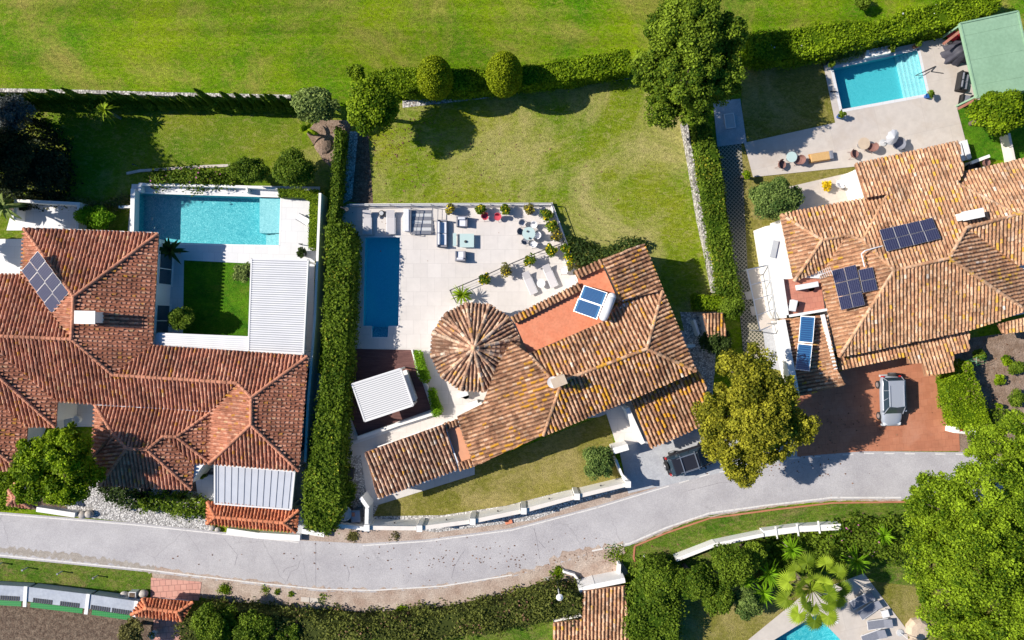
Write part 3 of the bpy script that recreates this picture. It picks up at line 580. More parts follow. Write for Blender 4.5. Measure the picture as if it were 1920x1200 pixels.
sheet('path', [(1346, 272), (1390, 268), (1402, 510), (1428, 600), (1462, 660), (1395, 680), (1385, 560)], .034, M['lattice'])
for q in ([(1424, 548), (1440, 545), (1443, 560), (1428, 562)], [(1434, 575), (1450, 573), (1453, 590), (1438, 592)]): sheet('stepping_slab', [(a - 28, b) for a, b in q], .05, M['patio_right'])
sheet('path', [(283, 1083), (378, 1091), (373, 1126), (282, 1122)], .045, M['pink'])
sheet('path', [(288, 1160), (340, 1160), (345, 1230), (285, 1230)], .045, M['pink'])
sheet('path', [(1135, 770), (1180, 755), (1202, 828), (1158, 842)], .06, M['patio'])
sheet('path', [(1160, 838), (1205, 825), (1235, 912), (1178, 925)], .055, M['yard'])
sheet('patio', [(631, 386), (1036, 384), (1062, 470), (1085, 545), (1000, 620), (960, 720), (860, 790), (700, 850), (640, 858), (632, 840), (648, 650), (655, 450), (632, 440)], .06, M['patio'], [PH['middle']])
sheet('patio', [(676, 850), (720, 830), (890, 870), (890, 890), (705, 948), (690, 950)], .064, M['patio'])
sheet('patio', [(247, 345), (600, 350), (598, 465), (590, 490), (470, 494), (345, 488), (343, 628), (300, 632), (280, 640), (240, 430)], .06, M['patio_left'], [PH['left']])
sheet('patio', [(470, 490), (590, 488), (586, 680), (280, 660), (290, 628), (470, 632)], .064, M['patio_left'])
sheet('patio', [(26, 380), (155, 385), (155, 432), (12, 432)], .06, M['patio_left']); sheet('patio', [(-40, 448), (44, 448), (44, 520), (-40, 520)], .06, M['patio_left'])
sheet('patio', [(105, 750), (180, 755), (176, 800), (105, 800)], .06, M['patio_left']); sheet('patio', [(362, 868), (405, 868), (405, 945), (372, 940)], .06, M['patio_left'])
sheet('patio', [(1543, 118), (1760, 72), (1830, 90), (1840, 190), (1795, 205), (1820, 300), (1605, 312), (1412, 332), (1395, 268), (1566, 230)], .06, M['patio_right'], [PH['right']])
sheet('patio', [(1480, 350), (1600, 322), (1640, 380), (1490, 400)], .055, M['patio_right'])
sheet('patio', [(1398, 505), (1450, 495), (1480, 620), (1425, 620)], .055, M['patio_right']); sheet('path', [(1430, 618), (1470, 610), (1490, 700), (1440, 690)], .06, M['yard'])
sheet('patio', [(1400, 1202), (1500, 1120), (1620, 1075), (1700, 1180), (1720, 1300), (1390, 1300)], .06, M['patio_right'], [PH['corner']])
sheet('ramp', [(1048, 1062), (1120, 1040), (1165, 1055), (1168, 1082), (1090, 1092), (1075, 1070)], .05, M['dirt'])
sheet('ramp', [(1085, 1088), (1160, 1072), (1166, 1100), (1092, 1112)], .056, M['greenfloor'])

# ------------------------------------------------------------------ swimming pools
def pool(k, label, m, deep=1.5, water='water', wz=-.08, extra=None):
    xy = PH[k]; a = sum(xy[i-1][0]*xy[i][1] - xy[i][0]*xy[i-1][1] for i in range(len(xy)))
    if a < 0: xy = xy[::-1]
    n = len(xy); root = thing('swimming_pool', label, 'swimming pool'); mb = MB()
    v = [(x, y, .055) for x, y in xy] + [(x, y, -deep) for x, y in xy]
    mb.add(v, [tuple(range(n, 2*n))] + [((i+1) % n, i, n + i, n + (i+1) % n) for i in range(n)]); mb.build('basin', M[m], root)
    MB().face([(x, y, wz) for x, y in xy]).build('water', M[water], root)
    return root
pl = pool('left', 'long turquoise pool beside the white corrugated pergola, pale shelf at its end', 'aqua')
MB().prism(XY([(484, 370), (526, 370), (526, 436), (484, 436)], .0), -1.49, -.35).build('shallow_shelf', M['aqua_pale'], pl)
mb = MB()
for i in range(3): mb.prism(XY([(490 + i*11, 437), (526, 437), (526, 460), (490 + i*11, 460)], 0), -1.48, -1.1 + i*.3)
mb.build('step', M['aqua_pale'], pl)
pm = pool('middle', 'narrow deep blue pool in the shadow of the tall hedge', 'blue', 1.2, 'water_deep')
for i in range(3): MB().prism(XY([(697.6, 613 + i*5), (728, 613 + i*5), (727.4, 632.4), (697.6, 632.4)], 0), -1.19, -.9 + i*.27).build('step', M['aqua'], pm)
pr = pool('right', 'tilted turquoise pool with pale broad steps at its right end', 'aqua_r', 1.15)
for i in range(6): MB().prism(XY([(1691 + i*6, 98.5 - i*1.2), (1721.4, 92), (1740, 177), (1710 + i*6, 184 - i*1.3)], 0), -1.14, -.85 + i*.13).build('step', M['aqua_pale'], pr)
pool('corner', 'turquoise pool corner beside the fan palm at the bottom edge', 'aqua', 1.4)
strip(pools['left'] [:3] + [(300, 457)], .12, .068, 'white', 'pool_coping'); strip(pools['middle'] + pools['middle'][:1], .10, .068, 'patio_left', 'pool_coping')
strip(pools['right'] + pools['right'][:1], .25, .068, 'patio_left', 'pool_coping')
# ------------------------------------------------------------------ the left house (red tiles)
hl = thing('house', 'white house with red tiled roofs around a grass court, left of the tall hedge', 'house')
Z = 3.2
out_l = [(45, 428), (297, 438), (285, 648), (577, 668), (560, 882), (393, 869), (397, 771), (107, 753), (105, 800), (50, 800), (22, 868), (20, 882), (-70, 882), (-70, 515), (41, 515)]
wl = walls(out_l, Z, hl)
MB().prism(cut_in(XY([(178, 775), (396, 785), (392, 869), (358, 917), (188, 910), (174, 852)], 2.9), .35), 0, 2.75).build('wall', M['white'], hl)
rl = Roof(.32, .36, .105)
rl.plane([(45, 428), (297, 438), (139, 556)], [(45, 428), (297, 438)], Z, .34)
rl.plane([(297, 438), (285, 648), (213, 703), (135, 636), (139, 556)], [(297, 438), (285, 648)], Z, .34)
rl.plane([(45, 428), (139, 556), (135, 636), (41, 515)], [(45, 428), (41, 515)], Z, .34)
rl.plane([(41, 515), (135, 636), (-70, 627), (-70, 513)], [(41, 515), (-70, 513)], Z, .34)
rl.plane([(-70, 627), (135, 636), (213, 703), (445, 718), (397, 771), (107, 752), (0, 659), (-70, 600)], [(397, 771), (107, 752)], Z, .34)
rl.plane([(213, 703), (285, 648), (577, 668), (472, 745), (445, 718)], [(285, 648), (577, 668)], Z, .34)
rl.plane([(577, 668), (560, 882), (471, 796), (472, 745)], [(577, 668), (560, 882)], Z, .34)
rl.plane([(471, 796), (560, 882), (393, 869)], [(560, 882), (393, 869)], Z, .34)
rl.plane([(445, 718), (472, 745), (471, 796), (393, 869), (397, 771)], [(397, 771), (393, 869)], Z, .34)
rl.plane([(178, 757), (397, 772), (332, 819), (307, 818), (277, 843), (238, 841), (212, 813)], [(178, 757), (397, 772)], 2.9, .34)
rl.plane([(178, 757), (212, 813), (174, 852)], [(178, 757), (174, 852)], 2.9, .34)
rl.plane([(212, 813), (220, 817), (178, 856), (174, 852)], [(174, 852), (178, 856)], 2.9, .34)
rl.plane([(220, 817), (238, 841), (188, 909), (180, 856)], [(188, 909), (180, 856)], 2.9, .34)
rl.plane([(238, 841), (277, 843), (359, 917), (188, 910)], [(359, 917), (188, 910)], 2.9, .34)
rl.plane([(277, 843), (307, 818), (363, 869), (359, 917)], [(363, 869), (359, 917)], 2.9, .34)
rl.plane([(307, 818), (332, 819), (396, 869), (363, 869)], [(396, 869), (363, 869)], 2.9, .34)
rl.plane([(332, 819), (397, 772), (396, 869)], [(397, 772), (396, 869)], 2.9, .34)
rl.plane([(-70, 600), (0, 659), (107, 752), (104, 800), (0, 707), (-70, 650)], [(107, 752), (104, 800)], Z, .34)
rl.plane([(-70, 650), (0, 707), (104, 800), (51, 800), (0, 757), (-70, 700)], [(104, 800), (51, 800)], Z, .34)
rl.plane([(-70, 700), (0, 757), (51, 800), (48, 838), (22, 868), (0, 850), (-70, 800)], [(51, 800), (48, 838)], Z, .34)
rl.plane([(-70, 800), (0, 850), (22, 868), (20, 882), (-70, 882)], [(20, 882), (-70, 882)], Z, .34)
rl.build(M['tile_l'], hl, [[(45, 428), (139, 556)], [(297, 438), (139, 556), (135, 636)], [(-70, 627), (135, 636), (213, 703), (445, 718), (472, 745), (471, 796), (560, 882)], [(577, 668), (472, 745)], [(471, 796), (393, 869)],
    [(178, 757), (212, 813), (238, 841), (277, 843), (307, 818), (332, 819), (397, 772)], [(332, 819), (396, 869)], [(277, 843), (359, 917)], [(238, 841), (188, 909)], [(-70, 650), (0, 707), (104, 800)], [(-70, 800), (0, 850), (22, 868)]], .5)
def chimney(parent, px, py, z0, z1, w_, d_, rz, m='white', cap='corr', holes=True):
    c = P(px, py, z1); o = MB().box((c.x, c.y, (z0 + z1)/2), (w_, d_, z1 - z0), rz).box((c.x, c.y, z1 + .05), (w_ + .16, d_ + .16, .09), rz).build('chimney', M[m], parent)
    q = MB(); a = Matrix.Rotation(rz, 3, 'Z')
    for t in (-.25, .25):
        v = a @ Vector((t*w_, 0, 0)); q.lathe((c.x + v.x, c.y + v.y, z1 + .09), [(.11, 0), (.10, .18), (.16, .2), (.02, .32)], 10)
    if holes: q.build('chimney_pot', M[cap], o)
    return o
chimney(rl.obj, 160, 595, 3.6, 5.5, 1.45, .85, -.02, holes=False)
for yy in (470, 520): pass
c = P(285, 600, 3.2)
for (a, b, rz, w_, z, h_) in [((285, 470), (290, 600), 0, 1.6, 1.5, 1.3)]: pass
def wall_window(parent, a, b, ze, t, w_=1.4, h_=1.2, z=1.6, d=.35, side=1, name='window', fr='white'):   # on the wall below the eave a -> b; side picks the outward normal
    A, B = P(*a, ze), P(*b, ze); u = (B - A); u.z = 0; u.normalize(); nrm = Vector((u.y, -u.x, 0))*side; p = A + (B - A)*t - nrm*(d - .002)
    return window(parent, p.x, p.y, math.atan2(nrm.y, nrm.x), w_, h_, z, name, fr)
for t in (.18, .5, .8): wall_window(hl, (577, 668), (560, 882), Z, t, 1.3, 1.2, side=-1)
for t in (.3, .78): wall_window(hl, (297, 438), (285, 648), Z, t, 2.6, 2.1, 1.15, side=-1, name='glass_door')
for t in (.3, .6): wall_window(hl, (285, 648), (577, 668), Z, t, 2.4, 2.1, 1.15, side=-1, name='glass_door')
for t in (.3, .7): wall_window(hl, (45, 428), (297, 438), Z, t, 1.6, 1.3, 1.5, side=-1)
mb = MB(); mb.bar(P(179, 758, 3.15), P(397, 771, 3.15), .12, .1); mb.build('gutter', M['corr'], hl); MB().bar(P(45, 427, 3.1), P(297, 437, 3.1), .1, .08).build('gutter', M['corr'], hl)
def flat_roof(name, label, cat, px, z, m, ribs, rz_pts, rm=None, h=.06, th=.12, posts=True, rw=.06, group=None, frame='louvre', root=None, rib_name='louvre'):   # a thin roof with ribs between the two px edges a->b and d->c
    xy = [P(*p, z) for p in px]; c = sum(xy, Vector())/4; root = thing(name, label, cat, (c.x, c.y, 0), 0, group); lo = [(q.x - c.x, q.y - c.y) for q in xy]
    MB().prism(lo, z - th, z).build('roof_sheet', M[m], root)
    a, b, cc, d = [Vector((*q, z)) for q in lo]; rb = MB()
    for i in range(ribs):
        t = (i + .5)/ribs; rb.bar(a + (d - a)*t + Vector((0, 0, h/2)), b + (cc - b)*t + Vector((0, 0, h/2)), rw, h)
    rb.build(rib_name, M[rm or m], root)
    fr = MB()
    for p, q in ((a, b), (b, cc), (cc, d), (d, a)): fr.bar(p + Vector((0, 0, -.06)), q + Vector((0, 0, -.06)), .12, .26)
    fr.build('frame', M[frame], root)
    if posts:
        for q in (a, b, cc, d):
            w_ = q*.96; MB().box((w_.x, w_.y, (z - .15)/2), (.14, .14, z - .15)).build('post', M[frame], root)
    return root
flat_roof('pergola', 'wide white corrugated metal pergola roof beside the grass court, below the left pool', 'pergola', [(472, 484), (578, 487), (569, 664), (466, 659)], 2.8, 'louvre_d', 42, 0, 'corr', rw=.115, h=.05)
flat_roof('pergola', 'narrow white corrugated canopy along the lower side of the grass court', 'pergola', [(296, 625), (467, 632), (466, 659), (286, 649)], 2.7, 'louvre_d', 7, 0, 'corr', rw=.14, h=.05)
flat_roof('carport', 'pale sheet metal carport roof with long standing seams beside the orange tiled gate roof', 'carport', [(403, 871), (403, 944), (546, 955), (553, 884)], 2.6, 'car_roof', 12, 0, 'louvre_d', rw=.035, h=.035)
# gate roofs
def little_roof(label, outer, ridge_, z, name='gate_house', base=.3, m='tile_o', slope=.4):
    root = thing(name, label, 'gate roof'); r = Roof(.29, .34, .10); a, b, c, d = outer; e, f = ridge_
    for poly, ev in (([a, b, f, e], [a, b]), ([b, c, f], [b, c]), ([c, d, e, f], [c, d]), ([d, a, e], [d, a])): r.plane(poly, ev, z, slope)
    r.build(M[m], root, [[a, e, f, b], [d, e], [c, f]], .6); MB().prism(cut_in(XY(outer, z), base), 0, z - .16).build('wall', M['white'], root); return root
little_roof('orange tiled little hip roof over the white road gate beside the carport', [(389, 940), (560, 957), (556, 998), (388, 982)], [(404, 969), (532, 980)], 2.5)
little_roof('small tiled gate roof half under the big round tree at the left edge', [(17, 918), (30, 905), (58, 952), (15, 947)], [(26, 934), (30, 936)], 2.3, m='tile_l')
mb = MB(); mb.box((0, 0, 0), (.01, .01, .01)) if False else None

# ------------------------------------------------------------------ walls and edgings round the left garden
def low_wall(label, px, z, th=.25, m='white', closed=False, name='garden_wall', cap=None, cat='wall', z0=0):
    p = [P(a, b, z) for a, b in px]; c = p[0]; root = thing(name, label, cat, (c.x, c.y, z0), 0); mb = MB(); cp = MB(); n = len(p)
    for i in range(n if closed else n - 1):
        a, b = p[i], p[(i + 1) % n]; u = (b - a).normalized(); L_ = (b - a).length
        a2 = a + u*(th/2 if i or closed else 0); b2 = b + u*(th/2 if (i < n - 2 or closed) else 0)
        mid = (a2 + b2)/2 - c; mb.box((mid.x, mid.y, (z - z0)/2 - .001*i), ((b2 - a2).length, th, z - z0 - .002*i), math.atan2(u.y, u.x))
        if cap: cp.box((mid.x, mid.y, z - z0 + .03 + .001*i), ((b2 - a2).length + .05, th + .08, .06), math.atan2(u.y, u.x))
    mb.build('wall', M[m], root)
    if cap: cp.build('coping', M[cap], root)
    return root
low_wall('white raised wall at the left end of the long turquoise pool', [(249, 354), (247, 434)], .75, .35)
low_wall('white planter wall along the upper edge of the long turquoise pool', [(262, 360), (262, 345), (460, 350), (520, 353)], .7, .2)
low_wall('thin white divider wall behind the long pool', [(462, 350), (463, 361)], .72, .15)
low_wall('white wall around the shaded left terrace', [(28, 412), (29, 376), (147, 382), (144, 432)], 1.1, .25)
low_wall('white wall stub between the left terrace bush and the pool', [(222, 388), (246, 387)], .6, .2)
low_wall('tall white boundary wall right of the white pergola, facing the alley', [(600, 362), (595, 480), (590, 600), (577, 760), (572, 866)], 2.0, .2)
low_wall('white wall beside the lower court of the red tiled house', [(107, 806), (107, 760)], .8, .15)
low_wall('white low wall along the road at the left tree', [(68, 955), (140, 966)], .7, .4)
low_wall('white low wall under the orange gate roof along the road', [(425, 996), (480, 1004), (562, 1009)], .55, .5)
low_wall('low white wall end between the orange gate roof and the tall hedge', [(566, 996), (608, 1003)], .6, .4)
low_wall('curved pale stone edging across the left lawn', [(237, 325), (262, 320), (320, 316), (380, 312), (432, 310)], .12, .22, 'pathst', name='edging', cat='edging')
def garden_wall_run():
    root = thing('garden_wall', 'white road wall with five panels and square pillars in front of the middle lawn', 'wall')
    pil = [(687, 990), (786, 991), (886, 978), (982, 958), (1082, 931), (1178, 908)]; z = 2.4
    for i, p in enumerate(pil):
        c = P(p[0], p[1] + 1, z); q = MB().box((c.x, c.y, z/2 - .06), (.4, .46, z - .12)).box((c.x, c.y, z - .10), (.46, .52, .05)); q.build('pillar', M['white'], root)
        if i:
            a, b = P(*pil[i-1], z - .25), P(*p, z - .25); u = (b - a).normalized(); a += u*.26; b -= u*.26; m_ = (a + b)/2; L_ = (b - a).length
            MB().box((m_.x, m_.y, (z - .35)/2), (L_, .24, z - .35), math.atan2(u.y, u.x)).build('panel', M['white'], root)
            MB().box((m_.x, m_.y, z - .31), (L_, .34, .06), math.atan2(u.y, u.x)).build('coping', M['cream'], root)
            nn = Vector((-u.y, u.x, 0)); s0 = m_ + nn*.2; MB().box((s0.x, s0.y, 1.3), (.13, .12, .06)).build('wall_light', M['dark'], root)
garden_wall_run()
low_wall('white bent side wall between the barrel planter and the middle front lawn', [(676, 933), (688, 950), (687, 985)], 1.9, .3)
low_wall('white wall from the tall hedge to the first pillar of the road wall', [(622, 984), (686, 992)], 1.5, .3)
low_wall('long thin rubble stone wall on the right side of the middle lawn', [(1284, 228), (1297, 300), (1315, 410), (1330, 480), (1343, 548)], .9, .38, 'stone', name='stone_wall')
low_wall('white wall end with a red letterbox at the driveway corner', [(1789, 806), (1832, 810)], 1.2, .5)
MB()
low_wall('white bay of the lower right garden wall beside the oak hedge', [(1268, 1050), (1340, 1022), (1432, 1003)], 1.0, .3)
low_wall('thin white fence wall below the right verge behind the flowering shrubs', [(1432, 1001), (1500, 992), (1577, 988)], .9, .5)
low_wall('short white retaining wall left of the sunken ramp', [(1056, 1072), (1076, 1078), (1092, 1098)], .5, .18)
low_wall('white post wall right of the sunken ramp', [(1162, 1058), (1161, 1082)], .9, .2)
for q in range(3):
    a = P(1455 + q*40, 998 - q*5, .9); tag(MB().box((a.x, a.y, .95), (.13, 1.05, .06), .15).build('wall_brace', M['white']), 'white cross slab on the thin lower right wall, %s' % ['nearest the palm', 'in the middle', 'nearest the pink flowers'][q], 'slab', 'cross slabs on the thin white wall')

# ------------------------------------------------------------------ the middle house
hm = thing('house', 'central villa with weathered lichen tiles, terracotta roof terrace and round tower roof', 'house')
Z = 4.2
rm_ = Roof(.335, .40, .12)
rm_.plane([(991, 663), (1132, 602), (1165, 563), (1242, 545), (1213, 654), (1054, 714), (1036, 712)], [(991, 663), (1132, 602)], 4.1, .24)
rm_.plane([(1242, 545), (1304, 695), (1213, 654)], [(1242, 545), (1304, 695)], Z, .30)
rm_.plane([(1213, 654), (1304, 695), (1185, 747), (1019, 816), (1054, 714)], [(1304, 695), (1019, 816)], Z, .27)
rm_.plane([(1054, 714), (1019, 816), (890, 874), (857, 781), (905, 757), (930, 690), (958, 640), (991, 663), (1036, 712)], [(890, 874), (857, 781)], 3.1, .20)
rm_.plane([(1128, 486), (1206, 457), (1242, 545), (1165, 563)], [(1206, 457), (1242, 545)], Z, .2)
rm_.plane([(957, 596), (1086, 531), (1091, 544), (965, 607)], [(957, 596), (1086, 531)], 3.65, .25)
rm_.plane([(1076, 510), (1127, 487), (1134, 500), (1083, 523)], [(1076, 510), (1127, 487)], 3.65, .25)
rm_.plane([(832, 795), (857, 787), (860, 797), (836, 806)], [(832, 795), (857, 787)], 2.95, .2)
rm_.plane([(858, 868), (888, 858), (891, 871), (861, 882)], [(861, 882), (891, 871)], 2.9, .2)
rm_.plane([(1182, 747), (1308, 694), (1325, 722), (1310, 800), (1219, 840)], [(1310, 800), (1219, 840)], 2.25, .07)
ro = rm_.build(M['tile_m'], hm, [[(1242, 545), (1213, 654), (1304, 695)], [(1213, 654), (1054, 714)], [(1054, 714), (1019, 816)], [(991, 663), (1036, 712), (1054, 714)]])
ra = Roof(.335, .40, .12); ra.plane([(684, 848), (832, 795), (858, 879), (708, 934)], [(708, 934), (858, 879)], 2.8, .16); ra.build(M['tile_t'], hm, []).name = 'annex_roof'
# round tower
ap = P(893, 651, 5.0); cen = P(891, 651, 3.35); rad = 84.5*(H - 3.35)/H/S
rt = Roof(.31, .40, .115); NF = 12
def back(x, y, z): return (960 + x*S*H/(H - z), 600 - y*S*H/(H - z))
cp = [back(cen.x + rad*math.cos(2*math.pi*i/NF + .2), cen.y + rad*math.sin(2*math.pi*i/NF + .2), 3.35) for i in range(NF)]; aq = back(cen.x, cen.y, 4.9)
for i in range(NF): rt.plane([cp[i], cp[(i+1) % NF], aq], [cp[i], cp[(i+1) % NF]], 3.35, 1.55/(rad*math.cos(math.pi/NF)))
rto = rt.build(M['tile_t'], hm, [[cp[i], aq] for i in range(NF)]); rto.name = 'tower_roof'
MB().lathe((cen.x, cen.y, 4.85), [(.22, 0), (.26, .12), (.12, .25), (.03, .32)], 14, r=.7).build('finial', M['tile_m'], rto)
MB().lathe((cen.x, cen.y, 0), [(rad - .45, 0), (rad - .45, 3.25)], 40).build('tower_wall', M['white'], hm)
mb = MB()
for px, z, t in (([(991, 663), (1132, 602), (1165, 563), (1242, 545), (1304, 695), (1019, 816)], 4.2, 4.0), ([(857, 781), (960, 740), (1036, 712), (1019, 816), (890, 874)], 3.3, 2.95), ([(1128, 486), (1206, 457), (1242, 545), (1165, 575)], 4.2, 4.02),
                 ([(684, 848), (832, 795), (858, 879), (708, 934)], 2.8, 2.6), ([(1190, 744), (1300, 698), (1305, 790), (1224, 826)], 2.3, 2.1)): mb.prism(cut_in(XY(px, z), .3), 0, t)
mb.prism(cut_in(XY([(957, 598), (1092, 534), (1076, 510), (1127, 487), (1150, 545), (1136, 606), (991, 665)], 3.6), .18), 0, 3.38)
mb.prism(cut_in(XY([(834, 802), (858, 793), (890, 864), (862, 875)], 2.9), .02), 0, 2.72); mb.build('wall', M['white'], hm)
MB().prism(XY([(965, 604), (1088, 545), (1082, 521), (1130, 498), (1154, 552), (1134, 604), (991, 664)], 3.4), 3.36, 3.42).build('roof_terrace', M['terra'], hm)
MB().prism(XY([(836, 804), (859, 795), (889, 862), (863, 874)], 2.8), 2.73, 2.78).build('roof_terrace', M['salmon'], hm)
mb = MB(); mb.bar(P(708, 935, 2.72), P(858, 881, 2.72), .1, .1); mb.build('gutter', M['corr'], hm); MB().bar(P(834, 800, 2.95), P(862, 878, 2.95), .1, .1).build('gutter', M['corr'], hm)
chimney(ro, 1048, 715, 4.3, 6.4, .95, .6, .38, 'sand_r', 'tile_m', holes=False)
c = P(1037, 717, 5.9); MB().lathe((c.x, c.y, 5.6), [(.25, 0), (.42, .2), (.45, .22), (.1, .12)], 16).build('satellite_dish', M['corr'], ro)
for t in (.25, .6): wall_window(hm, (1304, 695), (1019, 816), Z, t, 1.4, 1.2, 1.6, .3, -1)
for t in (.2, .55, .85): wall_window(hm, (684, 848), (832, 795), 2.8, t, 1.1, 1.0, 1.5, .3, 1 if False else -1)
for t in (.3,): wall_window(hm, (1206, 457), (1242, 545), Z, t, 1.4, 1.2, 1.6, .3, -1)
tag(MB().box((*P(1185, 795, .0)[:2], 0.01), (.01, .01, .01)).build('x', M['white']), None, None) if False else None
# garage forecourt wall, entry piers
low_wall('white garage side wall beside the paved walkway', [(1176, 765), (1206, 832)], 2.2, .35)
low_wall('white angled entry pier above the blue steps', [(1150, 846), (1178, 838)], 1.9, .5)
low_wall('white curved wall below the round shrub by the entry', [(1155, 862), (1166, 890), (1180, 905)], 1.6, .18)
MB()
def panel_array(px, z, nx, ny, label, group, m='panel', gap=.04, slope_pts=None):       # px: corners of the array in order (top left, top right, bottom right, bottom left); z: four heights
    c = [P(*p, zz) for p, zz in zip(px, z)]
    for j in range(ny):
        for i in range(nx):
            def q(u, v): u = (i + u)/nx; v = (j + v)/ny; return (c[0]*(1-u) + c[1]*u)*(1-v) + (c[3]*(1-u) + c[2]*u)*v
            o_, ux, uy = q(.02, .98), q(.98, .98) - q(.02, .98), q(.02, .02) - q(.02, .98); nn = ux.cross(uy).normalized()
            A = Matrix((ux, uy, nn)).transposed().to_4x4()
            pos = (['only', 'first'][nx > 1] if i == 0 else ['second', 'third', 'fourth'][i-1]) + ' in the ' + ['top', 'second', 'bottom'][j if ny > 2 else j*2] + ' row'
            root = thing('solar_module', label + ', ' + pos, 'solar panel', o_, group=group)
            fo = MB().box((.5, .5, 0), (1, 1, .035)).build('frame', M['frame'], root); fo.matrix_local = A
            gl = MB().box((.5, .5, .022), (.965, .975, .012)).build('cells', M[m], root); gl.matrix_local = A
panel_array([(70, 469), (128, 548), (96, 589), (40, 508)], [4.75, 4.95, 4.4, 4.2][:4], 4, 2, 'dark solar panel on the red roof', 'solar panels on the left house')
panel_array([(1648, 431), (1747, 409), (1765, 448), (1662, 472)], [5.0, 5.0, 5.3, 5.3], 4, 2, 'dark solar panel in the wide eight-panel block', 'solar panels in the upper block of the right house')
panel_array([(1559, 507), (1605, 495), (1622, 572), (1577, 582)], [4.4, 4.75, 4.75, 4.4], 2, 3, 'dark solar panel in the six-panel block', 'solar panels in the lower block of the right house')
panel_array([(1609, 506), (1636, 500), (1646, 543), (1618, 549)], [4.65, 4.85, 4.85, 4.65], 1, 2, 'dark solar panel in the pair beside the six-panel block', 'solar panels in the short pair')
def heater(px, zs, label, tank=None):
    c = [P(*p, z) for p, z in zip(px, zs)]; root = thing('solar_water_heater', label, 'solar heater')
    for k in range(2):
        a, b = k*.5 + .01, k*.5 + .49; q = lambda u, v: (c[0]*(1-u) + c[1]*u)*(1-v) + (c[3]*(1-u) + c[2]*u)*v
        o_ = q(.0, b); ux, uy = q(1, b) - q(0, b), q(0, a) - q(0, b); nn = ux.cross(uy).normalized(); mm = Matrix((ux, uy, nn)).transposed().to_4x4(); mm.translation = o_
        f = MB().box((.5, .5, 0), (1, 1, .08)).build('collector', M['frame'], root); f.matrix_local = mm; g_ = MB().box((.5, .5, .045), (.94, .94, .012)).build('pane', M['collector'], f)
    if tank:
        A, B = P(*tank[0], tank[2]), P(*tank[1], tank[2]); MB().tube(A, B, tank[3], tank[3], 20).ball(A, tank[3]*.98, None, None, 14).ball(B, tank[3]*.98, None, None, 14).build('tank', M['corr'], root, smooth=True)
        for p in (A, B): MB().tube(p, (p.x, p.y, 3.4), .025, None, 6).build('stand', M['steel'], root)
    return root
heater([(1097, 535), (1141, 546), (1120, 597), (1075, 584)], [4.0, 5.0, 5.0, 4.0], 'solar water heater with two blue collectors and white tank on the terracotta terrace', ((1147, 557), (1132, 594), 5.0, .36))
heater([(1503, 591), (1530, 591), (1518, 697), (1491, 694)], [3.3, 3.8, 3.8, 3.3], 'tall pair of bright blue collectors on the small lower roof of the right house')

# ------------------------------------------------------------------ the right house
hr = thing('house', 'large villa with tan and orange tiled roofs right of the lattice path', 'house')
Z = 3.3
W_ = [(1603, 308), (1797, 265), (1807, 323), (1990, 282), (1990, 583), (1817, 618), (1573, 669), (1540, 530), (1489, 527), (1463, 402), (1622, 371)]
mb = MB().prism(cut_in(XY(W_, Z), .35), 0, 3.12); mb.prism(cut_in(XY([(1463, 598), (1550, 590), (1585, 722), (1491, 745)], 2.6), .2), 0, 2.4)
mb.prism(cut_in(XY([(1571, 670), (1817, 618), (1817, 655), (1571, 694)], 2.7), .4), 0, 2.4); mb.build('wall', M['white'], hr)
rr = Roof(.31, .38, .11); s_ = .30
rr.plane([(1603, 308), (1797, 265), (1807, 323), (1795, 345), (1811, 427), (1779, 484), (1676, 507), (1617, 451), (1664, 364), (1622, 371)], [(1603, 308), (1797, 265)], Z, .26)
rr.plane([(1795, 345), (1905, 403), (1811, 427)], [(1603, 308), (1797, 265)], Z, .26)
rr.plane([(1807, 323), (1990, 282), (1990, 350), (1905, 403), (1795, 345)], [(1807, 323), (1990, 282)], Z, s_)
rr.plane([(1676, 507), (1779, 484), (1925, 583), (1817, 618), (1573, 669)], [(1817, 618), (1573, 669)], Z, s_)
rr.plane([(1779, 484), (1811, 427), (1910, 500), (1990, 560), (1990, 590), (1925, 583)], [(1925, 583), (1910, 500)], Z, .36)
rr.plane([(1811, 427), (1905, 403), (1990, 385), (1990, 480), (1908, 497)], [(1990, 480), (1908, 497)], 3.7, s_)
rr.plane([(1463, 402), (1541, 450), (1489, 527)], [(1463, 402), (1489, 527)], Z, s_)
rr.plane([(1463, 402), (1664, 364), (1617, 451), (1587, 441), (1541, 450)], [(1463, 402), (1664, 364)], Z, s_)
rr.plane([(1541, 450), (1587, 441), (1547, 503), (1489, 527)], [(1547, 503), (1489, 527)], Z, s_)
rr.plane([(1587, 441), (1617, 451), (1676, 507), (1573, 669), (1538, 520), (1547, 503)], [(1573, 669), (1538, 520)], Z, s_)
rr.plane([(1571, 671), (1817, 620), (1817, 658), (1788, 664), (1788, 697), (1734, 706), (1730, 681), (1702, 682), (1701, 669), (1571, 695)], [(1571, 695), (1701, 669)], 2.6, .18)
rr.plane([(1463, 598), (1550, 590), (1568, 690), (1585, 722), (1491, 745)], [(1463, 598), (1491, 745)], 2.6, .17)
rr.plane([(1870, 607), (1990, 580), (1990, 610), (1880, 625)], [(1990, 610), (1880, 625)], 2.6, .18)
rro = rr.build(M['tile_r'], hr, [[(1603, 308), (1603, 308)][:0] or [(1795, 345), (1905, 403), (1811, 427), (1779, 484), (1676, 507), (1573, 669)], [(1779, 484), (1925, 583)], [(1463, 402), (1541, 450), (1489, 527)], [(1541, 450), (1587, 441)], [(1587, 441), (1617, 451), (1676, 507)], [(1664, 364), (1617, 451)], [(1905, 403), (1990, 350)], [(1905, 403), (1990, 385)]])
chimney(rro, 1824, 402, 3.9, 5.6, 1.5, .55, .2, holes=False)
